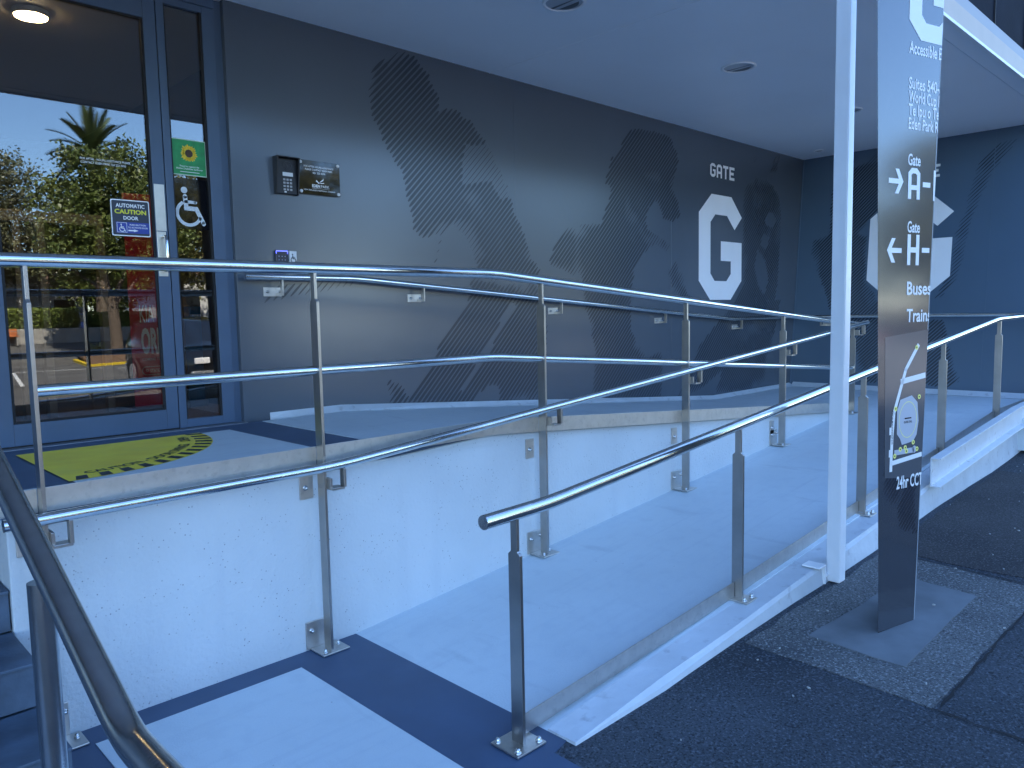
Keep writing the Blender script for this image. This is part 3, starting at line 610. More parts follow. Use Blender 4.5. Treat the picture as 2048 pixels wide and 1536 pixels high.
t = thing('access_keypad', (2.585, Y3, 1.93), 'dark access keypad with glowing blue top edge above the handrail', 'keypad')
MB().box(2.537, 2.628, Y3-.022, Y3-.001, 1.915, 2.052).build('body', mat('keypad_face', (.012,.016,.04), .25), t, bev=.006)
MB().box(2.541, 2.624, Y3-.0232, Y3-.0221, 2.0455, 2.0495).box(2.540, 2.543, Y3-.0232, Y3-.0221, 2.03, 2.0454).box(2.622, 2.625, Y3-.0232, Y3-.0221, 2.03, 2.0454).build('light_strip', blue_led, t)
F = Flat(lambda u, v: (u, Y3-.0226, v))
for r_ in range(4):
    for k in range(3): F.disc(2.56+k*.0225, 2.012-r_*.024, .0035, 0, 10)
F.build('digits', mat('key_digit', (.3,.34,.5), .5), t)
t = thing('push_button', (2.66, Y3, 1.93), 'white door push button with wheelchair symbol beside the keypad', 'button')
MB().box(2.640, 2.694, Y3-.02, Y3-.001, 1.915, 2.05).build('body', white_plastic, t, bev=.003)
F = Flat(lambda u, v: (u, Y3-.0206, v)); F.wheelchair(2.667, 1.972, .06); F.text('PUSH', 2.667, 1.942, .012, width=.03, align='C', bold=.02); F.build('symbol', black_ink, t)

gy = YD+.0185
t = thing('caution_sign', (1.65, gy, 2.1), 'navy automatic caution door sign with white border on the glass door', 'sign')
F = Flat(lambda u, v: (u, gy-.0012, v)); F.rrect(1.542, 1.760, 2.10, 2.313, .012); b_ = MB(); b_.box(1.544, 1.758, gy-.0010, gy+.0005, 2.102, 2.311); F.add(b_.v, b_.f); F.build('border', letter_white, t)
F = Flat(lambda u, v: (u, gy-.0020, v)); F.rrect(1.548, 1.754, 2.106, 2.307, .009); F.build('face', navy_sign, t)
F = Flat(lambda u, v: (u, gy-.0027, v)); F.rect(1.566, 1.752, 2.118, 2.182); F.build('blue_panel', blue_sign, t)
cf = lambda u, v: (u, gy-.0034, v); cx = 1.651
for body, x, z, h, wd, bo in (('AUTOMATIC',cx,2.268,.0225,.162,.025),('DOOR',cx,2.197,.021,.084,.025),('PUSH BUTTON',1.688,2.163,.0095,.092,.015),('TO ACTIVATE DOOR',1.688,2.147,.0095,.112,.015)): line(cf, letter_white, t, body, x, z, h, width=wd, align='C', bold=bo)
line(cf, yellow_ink, t, 'CAUTION', cx, 2.231, .026, width=.178, align='C', bold=.035)
shape(cf, letter_white, t, [(1.632,2.130),(1.664,2.130),(1.664,2.126),(1.690,2.134),(1.664,2.142),(1.664,2.138),(1.632,2.138)], name='arrow')
F = Flat(cf); F.wheelchair(1.598, 2.126, .045); F.build('access_symbol', letter_white, t)
F = Flat(cf)
for x0, x1, z0, z1 in ((1.570,1.572,2.121,2.179),(1.624,1.626,2.121,2.179),(1.572,1.624,2.121,2.123),(1.572,1.624,2.177,2.179)): F.rect(x0, x1, z0, z1)
F.build('symbol_frame', letter_white, t)

F = Flat(lambda u, v: (u, gy-.0006, v)); F.text('FOR AFTER - HOURS ASSISTANCE PLEASE', 1.398, 2.522, .013, width=.27, bold=.005); F.text('CONTACT EDEN PARK 021 223 2250', 1.40, 2.502, .013, width=.242, bold=.005)
tag(F.build('glass_lettering', letter_white), 'two lines of small white contact lettering on the door glass', 'lettering')

gs = YD+.0205
t = thing('sunflower_sticker', (2.02, gs, 2.49), 'green sunflower sticker on the narrow glass panel', 'sticker')
F = Flat(lambda u, v: (u, gs-.0006, v)); F.rect(1.909, 2.128, 2.494, 2.716); F.build('border', mat('sticker_border', (.5,.62,.5), .4), t)
F = Flat(lambda u, v: (u, gs-.0012, v)); F.rect(1.915, 2.122, 2.500, 2.710); F.build('face', green_m, t)
F = Flat(lambda u, v: (u, gs-.0018, v)); cx, cz = 2.020, 2.630
for k in range(22):
    A = 2*math.pi*k/22+random.uniform(-.05,.05); L_ = .056*random.uniform(.88,1.08); d = (math.cos(A), math.sin(A)); e = (-d[1], d[0])
    F.poly([(cx+d[0]*.018, cz+d[1]*.018), (cx+d[0]*L_*.7-e[0]*.0085, cz+d[1]*L_*.7-e[1]*.0085), (cx+d[0]*L_, cz+d[1]*L_), (cx+d[0]*L_*.7+e[0]*.0085, cz+d[1]*L_*.7+e[1]*.0085)])
F.build('petals', petal_m, t)
F = Flat(lambda u, v: (u, gs-.0024, v)); F.disc(cx, cz, .024, 0, 28); F.build('seed_head', seed_m, t)
F = Flat(lambda u, v: (u, gs-.0024, v)); F.text('Proud to support the', cx, 2.545, .0115, width=.12, align='C'); F.text('Hidden Disabilities Sunflower', cx, 2.530, .0115, width=.165, align='C'); F.rect(1.96, 2.08, 2.514, 2.517); F.build('lettering', letter_white, t)
t = thing('access_sticker', (2.02, gs, 2.17), 'white wheelchair access symbol on black panel of the narrow glass', 'sticker')
F = Flat(lambda u, v: (u, gs-.0006, v)); F.rect(1.910, 2.125, 2.165, 2.475); F.build('face', black_gloss, t)
F = Flat(lambda u, v: (u, gs-.0014, v)); F.wheelchair(1.998, 2.187, .235); F.build('symbol', mat('symbol_white', (.6,.64,.66), .4), t)

# banners and lamp inside
t = thing('red_banner', (2.15, 6, ZU), 'tall red roller banner with white lettering inside behind the door glass', 'banner')
MB().box(1.965, 2.335, 5.99, 5.994, ZU+.05, 2.52).build('sheet', red_m, t); MB().box(1.955, 2.345, 5.94, 6.04, ZU, ZU+.05).build('base', alu, t, bev=.008); MB().tube([(2.15,6.005,ZU+.05),(2.15,6.005,2.53)], .01, 10).build('pole', alu, t)
bf = lambda u, v: (u, 5.9885, v); F = Flat(bf)
for body, x, z, h, wd, bo in (('KIA ORA',2.035,1.585,.135,.26,0.),('ORIGIN',2.035,1.36,.185,.27,.04),('COMING TO EDEN PARK',2.035,1.30,.022,.27,.01),('STATE OF ORIGIN',2.085,1.212,.026,.2,.01)): line(bf, letter_white, t, body, x, z, h, width=wd, bold=bo)
for p_ in ([(2.06,1.195),(2.31,1.195)], [(2.06,1.255),(2.31,1.255)], [(2.06+.03*math.cos(R(q)), 1.225+.03*math.sin(R(q))) for q in range(90, 271, 15)], [(2.065+.008*math.cos(R(q)), 1.228+.008*math.sin(R(q))) for q in range(0, 361, 30)]): F.stroke(p_, .004)
F.build('search_box', letter_white, t)
t = thing('blue_banner', (2.45, 6.2, ZU), 'blue roller banner standing inside behind the narrow glass panel', 'banner')
MB().box(2.40, 2.53, 6.09, 6.094, ZU+.05, 1.70).build('sheet', blue_ban, t); MB().box(2.39, 2.54, 6.05, 6.13, ZU, ZU+.05).build('base', alu, t, bev=.008)
t = thing('lobby_lamp', (1.372, 5.59, 3.5), 'lit round warm ceiling lamp seen through the top of the door', 'lamp')
MB().lathe((1.372, 5.59, 3.52), [(.10, 0), (.10, -.03), (.092, -.035)], 32).build('rim', ring_m, t)
MB().lathe((1.372, 5.59, 3.518), [(.0915, -.02), (.088, -.038), (.06, -.045), (.0001, -.047)], 32).build('diffuser', lamp_m, t)
t = thing('notice_board', (2.6, 6.9, 3.0), 'small brown notice plate high on the lobby side wall', 'notice')
MB().box(2.60, 2.615, 6.85, 7.20, 3.12, 3.36).build('panel', mat('brown_plate', (.3,.22,.14), .5), t, bev=.003)

# recessed downlights in the porch ceiling
for (x, y, r_), lab in zip(((3.926,3.455,.14),(6.03,3.38,.14),(8.2,3.36,.14),(9.96,4.44,.06)), ('unlit recessed downlight cut by the top edge of the photo', 'unlit recessed downlight in the middle of the porch ceiling', 'unlit recessed downlight half hidden behind the white post', 'small recessed downlight by the ceiling corner')):
    t = thing('recessed_downlight', (x, y, CEIL), lab, 'downlight', 'porch downlights')
    MB().lathe((x, y, CEIL), [(r_*1.02, -.0005), (r_*1.02, -.006), (r_*.97, -.010), (r_*.88, -.010), (r_*.86, -.003)], 40).build('trim_ring', ring_m, t)
    MB().lathe((x, y, CEIL-.003), [(r_*.86, .001), (r_*.80, -.0005), (r_*.45, -.0025), (r_*.2, -.003), (.0001, -.003)], 40).build('reflector', chrome, t)
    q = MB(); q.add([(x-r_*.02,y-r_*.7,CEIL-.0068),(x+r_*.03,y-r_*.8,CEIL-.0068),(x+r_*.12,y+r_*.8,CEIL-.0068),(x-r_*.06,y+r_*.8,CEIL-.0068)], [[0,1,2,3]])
    q.prism([(x+r_*.70*math.cos(R(k)), y+r_*.70*math.sin(R(k)), CEIL-.0072) for k in range(-60, 61, 12)], (0, 0, .002)); q.build('painted_reflector_shade', mat('reflector_shade_dark', (.14,.15,.165), .3, .5), t)  # flat dark patches paint the shade on one side of the reflector

# ================================================================ RAILINGS
def bolt(p, ax, parent, r_=.009):
    p = Vector(p); d = {'x': Vector((1,0,0)), 'z': Vector((0,0,1)), 'y': Vector((0,-1,0))}[ax]
    MB().tube([p, p+d*.004, p+d*.004, p+d*.012, p+d*.017, p+d*.0185], [r_*1.35, r_*1.35, r_, r_, r_*.7, r_*.2], 10).build('bolt', bolt_m, parent)
def bend(pts, rad=.12, k=5):
    """round the inner corners of a polyline"""
    P = [Vector(p) for p in pts]; out = [P[0]]
    for i in range(1, len(P)-1):
        d0 = (P[i-1]-P[i]); d1 = (P[i+1]-P[i]); r_ = min(rad, d0.length*.45, d1.length*.45); A = P[i]+d0.normalized()*r_; E_ = P[i]+d1.normalized()*r_
        out += [A*(1-t)**2+P[i]*2*t*(1-t)+E_*t*t for t in [j/k for j in range(k+1)]]
    return out+[P[-1]]
def bar_post(rail, x, y, z0, ztop, shoulder, wide=.060, th=.014):
    """flat bar upright with a narrower rounded neck under the rail"""
    p = MB(); h = wide/2; hs = .016; r_ = .008
    out = [(y-h, z0), (y+h, z0), (y+h, shoulder-r_), (y+h-r_, shoulder), (y+hs+.004, shoulder), (y+hs, shoulder+.006), (y+hs, ztop), (y-hs, ztop), (y-hs, shoulder+.006), (y-hs-.004, shoulder), (y-h+r_, shoulder), (y-h, shoulder-r_)]
    p.prism([(x-th/2, yy, zz) for yy, zz in out], (th, 0, 0)); return p.build('post', steel_flat, rail, bev=.0018)

# outer railing along the pavement
t = thing('outer_railing', (5, YO, .2), 'stainless steel ramp railing along the pavement edge with low kick plate', 'railing')
RT = .0265
def zr_out(x): return .878 if x < 2.1 else min(1.44, .878+(x-2.1)*.0925) if x < 8.2 else 1.44
rail_pts = [(1.755, YO, .876), (2.09, YO, .884), (8.22, YO, 1.452), (9.0, YO, 1.462), (10.06, YO, 1.468)]
MB().tube(bend(rail_pts, .09), RT, 24).build('rail_tube', steel, t)
MB().tube([(1.7545, YO, .876), (1.752, YO, .876)], RT*.96, 24).build('end_cap', steel_dark, t)
OX = [1.906, 3.50, 5.09, 6.68, 8.28]
def rz(x):
    P = rail_pts
    for i in range(len(P)-1):
        if P[i][0] <= x <= P[i+1][0]: return P[i][2]+(P[i+1][2]-P[i][2])*(x-P[i][0])/(P[i+1][0]-P[i][0])
for i, x in enumerate(OX):
    zb = 0 if i == 0 else kt(x)
    p = bar_post(t, x, YO-(0 if i == 0 else .04)+.04*(i > 0), zb+.008, rz(x)-.02, rz(x)-.145)
    bp = MB()
    if i == 0: bp.box(x-.075, x+.075, YO-.07, YO+.075, .0045, .0125); bs = [(x-.055,YO-.05),(x+.055,YO-.05),(x+.055,YO+.055),(x-.055,YO+.055)]
    else: bp.box(x-.06, x+.05, YO-.085, YO+.033, zb+.001, zb+.009); bs = [(x-.04,YO-.06),(x+.035,YO-.06)]
    bp.build('base_plate', steel_stain, p, bev=.002)
    for bx_, by_ in bs: bolt((bx_, by_, zb+(.0125 if i == 0 else .009)), 'z', p, .010)
segs = OX+[10.05]
for i in range(len(segs)-1):
    xa, xb = segs[i]+.012, segs[i+1]-.012
    f1 = lambda x: kt(max(x, 2.0))+.006
    k = MB(); P = [(xa, YO+.012, f1(xa)), (xb, YO+.012, f1(xb)), (xb, YO+.012, f1(xb)+.078), (xa, YO+.012, f1(xa)+.078)]
    if i == 4: P = [(xa, YO+.012, ZM-.01), (xb, YO+.012, ZM-.01), (xb, YO+.012, ZM+.07), (xa, YO+.012, ZM+.07)]
    k.prism(P, (0, .006, 0)); k.build('kick_plate', steel_stain, t, bev=.001)

# inner railing on the retaining wall
t = thing('inner_railing', (4, 3.18, .5), 'stainless steel double railing standing against the white retaining wall', 'railing')
YI, YH = 3.18, 3.10
top = [(-.5,YI,1.82),(2.98,YI,1.822),(7.95,YI,1.424),(8.10,YI,1.412)]
MB().tube(bend(top, .1), RT, 24).build('top_rail', steel, t)
IX = [.70, 1.85, 3.37, 4.93, 6.475, 8.0]
def tz(x): return 1.822 if x < 2.98 else 1.822-(x-2.98)*.0801
def mz(x): return 1.353 if x < 2.97 else 1.353-(x-2.97)*.0765
for i in range(5):
    xa, xb = IX[i]+.006, IX[i+1]-.006; P = [(xa, YI, mz(xa))]+([(2.97, YI, 1.353)] if xa < 2.97 < xb else [])+[(xb, YI, mz(xb))]
    MB().tube(bend(P, .08), .0225, 20).build('mid_rail', steel, t)
low = [(.56,YH,.899),(1.80,YH,.908),(1.95,YH,.914),(8.08,YH,1.422),(8.17,YH,1.427)]
MB().tube(bend(low, .1), .0225, 20).build('ramp_handrail', steel, t)
def lz(x): return .899+.0073*(x-.56) if x < 1.9 else .914+(x-1.95)*.0829
for i, x in enumerate(IX):
    zb = zlow(x)+.006
    p = bar_post(t, x, YI, zb, tz(x)-.02, tz(x)-.145)
    MB().prism([(x-.004-.075, YW-.001, zb), (x-.004+.055, YW-.001, zb), (x-.004+.055, YW-.009, zb), (x-.079, YW-.009, zb)], (0, 0, .135)).box(x-.06, x+.085, YW-.13, YW-.0095, zb-.004, zb+.005).build('base_bracket', steel_stain, p, bev=.003)
    bolt((x-.05, YW-.009, zb+.09), 'y', p); bolt((x+.035, YW-.009, zb+.10), 'y', p); bolt((x-.035, YW-.105, zb+.005), 'z', p, .008); bolt((x+.06, YW-.06, zb+.005), 'z', p, .008)
    zt = zup(x)-.10
    if zt-zlow(x) > .12:
        MB().box(x-.078, x-.0075, YW-.009, YW-.001, zt-.075, zt+.045).build('wall_plate', steel_stain, p, bev=.002); bolt((x-.05, YW-.009, zt-.02), 'y', p)
    a_ = MB(); za = lz(x); a_.box(x+.0075, x+.072, YH-.002, YH+.055, za-.115, za-.103); a_.box(x+.0585, x+.072, YH-.018, YH+.018, za-.103, za-.015)
    a_.box(x+.0073, x+.02, YH+.02, YH+.11, za-.115, za-.06)
    a_.build('rail_bracket', steel_flat, p, bev=.002)
SX = [.52, .70, 1.85, 3.0, 3.37, 4.93, 6.475, 8.0]
for i in range(len(SX)-1):
    xa, xb = SX[i]+(.008 if SX[i] in IX else 0), SX[i+1]-(.008 if SX[i+1] in IX else 0); k = MB()
    k.prism([(xa, YI+.03, zup(xa)-.012), (xb, YI+.03, zup(xb)-.012), (xb, YI+.03, zup(xb)+.078), (xa, YI+.03, zup(xa)+.078)], (0, .006, 0)); k.build('kick_plate', steel_stain, t, bev=.001)

# handrail on the mural wall
t = thing('wall_handrail', (5, Y3-.08, 1.6), 'stainless steel handrail on brackets along the mural wall and return wall', 'handrail')
wy = Y3-.085
wp = [(2.285,wy,1.868),(3.12,wy,1.868),(8.40,wy,1.475),(9.3,wy,1.468),(9.92,wy,1.470),(10.03,wy-.12,1.470),(10.03,1.76,1.470)]
MB().tube(bend(wp, .12, 6), .0225, 20).build('rail_tube', steel, t)
MB().tube([(2.2845,wy,1.868),(2.282,wy,1.868)], .0215, 20).build('end_cap', steel_dark, t)
def wz(x): return 1.868 if x < 3.12 else max(1.47, 1.868-(x-3.12)*.0744)
for x in (2.51, 3.70, 5.30, 6.98, 8.60):
    q = MB(); z = wz(x); q.box(x-.065, x+.065, Y3-.006, Y3-.0005, z-.125, z-.065); br = q.build('bracket', steel_stain, t, bev=.001)
    MB().box(x+.022, x+.034, wy-.012, Y3-.006, z-.122, z-.105).box(x+.022, x+.034, wy-.014, wy+.014, z-.105, z-.016).build('arm', steel_flat, br, bev=.001)
    bolt((x-.038, Y3-.006, z-.095), 'y', br, .008); bolt((x+.052, Y3-.006, z-.095), 'y', br, .008)
for y in (4.38, 2.05):
    z = 1.47; X0 = rx(z-.09); q = MB(); q.box(X0-.007, X0-.001, y-.065, y+.065, z-.125, z-.065); br = q.build('bracket', steel_stain, t)
    MB().box(10.018, X0-.007, y+.02, y+.032, z-.122, z-.105).box(10.017, 10.043, y+.02, y+.032, z-.105, z-.016).build('arm', steel_flat, br)

# stair handrail close to the camera
t = thing('stair_handrail', (.38, 1.735, 0), 'thick round steel stair handrail cutting across the lower left corner', 'handrail')
XS = .38
sp_ = [(XS,.62,.922),(XS,1.29,.928),(XS,1.859,1.158),(XS,3.3,1.735)]
MB().tube(bend(sp_, .05, 6), .0265, 28).build('rail_tube', steel_dark, t)
for y, z0 in ((1.735, .008), (2.70, .312)):
    zt = .928+(y-1.29)*.404
    x = XS-.012
    p = MB().tube([(x, y, z0), (x, y, zt-.024)], .0242, 28).build('post', steel_dark, t)
    MB().lathe((x, y, z0), [(.0245, .012), (.05, .010), (.055, .006), (.055, 0)], 28).build('base_flange', steel, p)

# ================================================================ POST, CHANNEL, SIGN
t = thing('canopy_post', (4.21, 1.74, .06), 'white painted square steel post holding up the porch roof', 'post')
MB().box(4.174, 4.252, 1.703, 1.781, .07, CEIL-.006).build('shaft', post_white, t, bev=.008, seg=3)
MB().prism([(4.174-.13,1.76,kt(4.1)+.012),(4.174-.13,1.76,kt(4.1)+.002),(4.174-.055,1.76,kt(4.1)+.002),(4.174-.055,1.76,kt(4.1)-.1),(4.174-.043,1.76,kt(4.1)-.1),(4.174-.043,1.76,kt(4.1)+.012)], (0, .10, 0)).build('angle_bracket', post_white, t, bev=.002)
MB().tube([(4.174-.043,1.775,kt(4.1)-.06),(4.174+.002,1.775,kt(4.1)-.06)], .011, 10).build('fixing_stub', post_white, t)

t = thing('steel_channel', (7, 1.7, .4), 'white painted steel channel beam fixed along the outside of the kerb', 'beam')
def chz(x): return .415+(x-5.72)*.066 if x < 8.0 else .5655+(x-8.0)*.02
cx_ = [5.83, 6.5, 7.3, 7.8, 8.0, 8.25, 9.2, 10.6]
prof = [(1.762,.105),(1.695,.105),(1.695,.096),(1.752,.092),(1.752,-.092),(1.695,-.096),(1.695,-.105),(1.762,-.105)]
q = MB(); n8 = len(prof); vs = [(x, y, chz(x)+z) for x in cx_ for y, z in prof]
q.add(vs, [[i*n8+k, i*n8+(k+1)%n8, (i+1)*n8+(k+1)%n8, (i+1)*n8+k] for i in range(len(cx_)-1) for k in range(n8)]+[list(range(n8))[::-1]])
q.build('channel', chan_white, t, bev=.002)

# totem sign
A0 = Vector((3.673, 1.314, 0)); u_ = Vector((.965, -.262, 0)).normalized(); nrm = Vector((-.262, -.965, 0)).normalized()
zb = gz(3.7, 1.28)+.012
t = thing('wayfinding_totem', (3.75, 1.3, zb), 'tall dark tapering wayfinding totem sign with white text, arrows and map', 'sign')
def ul(z): return 0-(z-.055)*.0385
def ur(z): return .275+(z-.055)*.0305
ZT = 3.5
def fp(u, v, e=0): p = A0+u_*u+nrm*e; return Vector((p.x, p.y, v))
q = MB(); apex = lambda z: fp(ul(z), z)+Vector((math.cos(R(13)), math.sin(R(13)), 0))*(ur(z)-ul(z))*1.35
tri = lambda z: [fp(ul(z), z), fp(ur(z), z), apex(z)]
q.add([tuple(p) for p in tri(zb)+tri(ZT)], [[2,1,0],[3,4,5],[0,1,4,3],[1,2,5,4],[2,0,3,5]]); q.build('panel', sign_m, t, bev=.003)
tri2 = [fp(.004, zb-.012, -.004), fp(.270, zb-.012, -.004), apex(zb)-Vector((.01, .003, .012))]
q = MB(); q.prism([tuple(p) for p in tri2], (0, 0, .012)); q.build('base_shadow_gap', frame_gap, t)
# edge trim on the right arris
q = MB(); w_ = .004; q.hexa([tuple(p) for p in (fp(ur(zb)-w_,zb,.0004),fp(ur(zb)+.0012,zb,.0004),fp(ur(zb)+.0012,zb,-.004),fp(ur(zb)-w_,zb,-.004),fp(ur(ZT)-w_,ZT,.0004),fp(ur(ZT)+.0012,ZT,.0004),fp(ur(ZT)+.0012,ZT,-.004),fp(ur(ZT)-w_,ZT,-.004))]); q.build('edge_trim', mat('edge_grey', (.3,.33,.36), .3), t)
clip = ((ur(0), 0), (ur(4), 4)); tx = lambda z: .117+(2.747-z)*.027
ff = lambda e: (lambda u, v: tuple(fp(u, v, e)))
def clipped(P, mi=0):
    out = []
    for i in range(len(P)):
        a_, b2 = P[i-1], P[i]; ia, ib2 = a_[0] < ur(a_[1]), b2[0] < ur(b2[1])
        if ia != ib2:
            s0 = ur(a_[1])-a_[0]; s1 = ur(b2[1])-b2[0]; k = s0/(s0-s1); out.append((a_[0]+(b2[0]-a_[0])*k, a_[1]+(b2[1]-a_[1])*k))
        if ib2: out.append(b2)
    return out
# stripe print near the foot
F = Flat(ff(.0004))
stripes(F, [(.012,1.12),(.06,1.14),(.14,1.05),(.20,1.10),(.287,1.0),(.283,.74),(.2,.80),(.16,.72),(.15,.66),(.012,.62)], seed=21, dens=1.8, sp=.026, wmax=.006)
stripes(F, [(.13,.66),(.2,.80),(.25,.78),(.278,.50),(.25,.50),(.13,.56)], seed=22, dens=2, sp=.026, wmax=.006)
stuff(F.build('stripe_print', sign_ink, t))
F = Flat(ff(.0008)); F.poly(clipped([(-.002,1.455),(.4,1.49),(.4,.76),(.019,.80)])); F.build('map_panel', sign_map, t)
sf_ = ff(.0013)
for s_, z, h, wd in (('Accessible Entry', 2.725, .055, .325), ('Suites 540-545', 2.572, .052, .30), ('World Cup Lounge', 2.513, .052, .345), ('Te Ipu o Te Ao', 2.455, .052, .30), ('Eden Park Rooms', 2.395, .052, .325), ('Gate', 2.235, .052, .092), ('Gate', 1.933, .052, .092), ('Buses', 1.648, .062, .185), ('Trains', 1.522, .062, .185)):
    line(sf_, sign_white, t, s_, tx(z), z, h, width=wd, clip=clip, bold=.02)
line(sf_, sign_white, t, '24hr CCTV', .108, .737, .062, width=.228, clip=clip, bold=.02)
def arrow(x, z, s, dr):
    shape(sf_, sign_white, t, [(x-.05*s*dr, z-.011), (x+.022*s*dr, z-.011), (x-.005*s*dr, z-.055), (x+.022*s*dr, z-.055), (x+.055*s*dr, z), (x+.022*s*dr, z+.055), (x-.005*s*dr, z+.055), (x+.022*s*dr, z+.011), (x-.05*s*dr, z+.011)], name='arrow')
arrow(.045, 2.157, 1, 1); arrow(.05, 1.848, 1, -1)
for ch, x, z in (('A', .135, 2.083), ('-', .235, 2.083), ('H', .142, 1.783), ('-', .242, 1.783)):
    F = Flat(sf_); block(F, ch, x, z, .14, .088, .012); F.build('block_letter', sign_white, t)
shape(sf_, sign_white, t, clipped([(.325,2.083),(.40,2.083),(.40,2.223),(.325,2.223)]), name='block_letter')
shape(sf_, sign_white, t, clipped([(.112+(x-7.79)*.36, 2.79+(z-1.706)*.36) for x, z in ((8.035,1.706),(8.503,1.706),(8.76,1.936),(8.76,2.399),(8.272,2.399),(8.272,2.168),(8.503,2.168),(8.503,2.018),(8.404,1.929),(8.134,1.929),(8.042,2.015),(8.042,2.61),(8.145,2.703),(8.06,2.933),(7.79,2.706),(7.79,1.926))]), name='letter_g')
# the map: streets, ground and markers
F = Flat(ff(.0015))
for pts, wd in (([(.245,1.41),(.155,1.30),(.075,1.10),(.065,.99),(.062,.83)], .020), ([(.125,1.245),(.30,1.265)], .026), ([(.07,.865),(.29,.885)], .022)):
    P = pts
    for i in range(len(P)-1):
        (xa, ya), (xb, yb) = P[i], P[i+1]; d = Vector((xb-xa, yb-ya)).normalized(); nn = Vector((-d.y, d.x))*wd/2; e = d*wd*.25
        q = clipped([(xa-e.x+nn.x, ya-e.y+nn.y), (xb+e.x+nn.x, yb+e.y+nn.y), (xb+e.x-nn.x, yb+e.y-nn.y), (xa-e.x-nn.x, ya-e.y-nn.y)])
        if len(q) > 2: F.poly(q)
F.rect(.045, .06, 1.0, 1.035); F.rect(.045, .06, .895, .93); F.build('map_streets', sign_white, t)
F = Flat(ff(.0017)); F.poly([(.12,1.16),(.205,1.175),(.25,1.14),(.262,1.05),(.25,.985),(.225,.955),(.14,.945),(.125,.975),(.1,1.0),(.098,1.11)]); F.rect(.085, .235, .90, .925); F.disc(.235, .915, .017); F.build('map_ground', mat('map_pale', (.42,.45,.5), .3), t)
F = Flat(ff(.0021)); F.stroke([(.18+.066*math.cos(R(k)), 1.062+.085*math.sin(R(k))) for k in range(0, 361, 15)], .003)
for x, y in ((.232,1.40),(.087,1.12),(.262,1.165),(.128,.925),(.165,.93),(.225,.95),(.255,.915),(.088,.897),(.175,.912)): F.disc(x, y, .0115, 0, 16)
F.build('map_markers', mat('marker_ring', (.80,.78,.22), .4), t)
F = Flat(ff(.0024))
for x, y in ((.232,1.40),(.087,1.12),(.262,1.165),(.128,.925),(.165,.93),(.225,.95),(.255,.915),(.088,.897),(.175,.912)): F.disc(x, y, .0042, 0, 10)
F.rect(.155, .205, 1.066, 1.072); Fo = Flat(ff(.0024)); Fo.text('OUTER OVAL', .18, 1.046, .011, width=.062, align='C', bold=.02); F.add(Fo.v, Fo.f)
Fv = Flat(lambda u, v: tuple(fp(.0655-v, .955+u, .0022))); Fv.text('SANDRINGHAM ROAD', 0, -.004, .010, width=.16, bold=.01); F.add(Fv.v, Fv.f)
F.build('map_ink', sign_ink, t)

# ================================================================ ACROSS THE STREET (seen mirrored in the door glass)
def leaves(pts, size, rnd, flat=.5):
    vs = []; fs = []
    for p in pts:
        s_ = size*rnd.uniform(.6, 1.3); a_ = Vector((rnd.gauss(0,1), rnd.gauss(0,1), rnd.gauss(0,.8))).normalized(); b2 = a_.cross(Vector((rnd.gauss(0,1), rnd.gauss(0,1), rnd.gauss(0,1)))).normalized()
        i = len(vs); vs += [p-a_*s_, p+b2*s_*flat, p+a_*s_, p-b2*s_*flat]; fs.append([i, i+1, i+2, i+3])
    return vs, fs
def tree(base, h, blobs, n, leaf, label, seed, trunk_r=.25, size=.095, forks=5, name='street_tree'):
    rnd = random.Random(seed); bx, by, bz = base; t = thing(name, base, label, 'tree', 'trees across the street')
    tk = MB(); fork = Vector((bx+rnd.uniform(-.2,.2), by, bz+h*.26)); pts = [Vector(base)-Vector((0,0,.1)), Vector((bx+.05, by, bz+h*.1)), fork]
    tk.tube(pts, [trunk_r*1.25, trunk_r, trunk_r*.85], 12)
    for k in range(forks):
        bc, br = blobs[k % len(blobs)]; e = Vector(bc)+Vector((rnd.uniform(-.4,.4), rnd.uniform(-.4,.4), -br*.2)); mid = fork.lerp(e, .45)+Vector((rnd.uniform(-.3,.3), rnd.uniform(-.3,.3), rnd.uniform(0,.4)))
        tk.tube([fork-Vector((0,0,.15)), fork.lerp(mid,.5)+Vector((0,0,.1)), mid, e], [trunk_r*.6, trunk_r*.42, trunk_r*.3, trunk_r*.1], 8)
    tk.build('trunk', bark_m, t)
    P = []; tot = sum(b_[1]**2 for b_ in blobs)
    for bc, br in blobs:
        k = int(n*1.9*br**2/tot); cl = [Vector((rnd.gauss(0,1), rnd.gauss(0,1), rnd.gauss(0,.85))).normalized()*br*rnd.uniform(.45,1.05) for _ in range(max(12, k//90))]
        for i in range(k):
            cc = rnd.choice(cl); P.append(Vector(bc)+cc+Vector((rnd.gauss(0,1), rnd.gauss(0,1), rnd.gauss(0,.7)))*br*.15)
    q = MB(); vs, fs = leaves(P, size, rnd); q.v = [tuple(v) for v in vs]; q.f = fs; q.mi = [0]*len(fs); q.sm = [False]*len(fs)
    q.build('crown', leaf, t); return t
tree((11.2,-26.3,-.1), 9.2, [((9.6,-26.6,4.0),1.0),((12.9,-26.6,4.0),1.1),((10.2,-26,6.2),1.9),((12.2,-26.4,6.4),1.9),((11.2,-25.6,7.4),1.9),((9.4,-25.6,4.9),1.2),((13.2,-25.8,5.0),1.3),((11.4,-27,4.6),1.4)], 15000, leaf_b, 'green street tree with forked trunk on the bark bed, mirrored in the door', 11, .25)
tree((8.0,-35.5,.65), 10.2, [((7.6,-35,8.0),2.5),((9.4,-35.4,7.4),2.2),((6.0,-35,6.4),2.2),((8.4,-35,5.2),2.1),((10.6,-35,5.0),1.9)], 14000, leaf_c, 'grey green tree behind the clipped hedge, mirrored in the door', 12, .2)
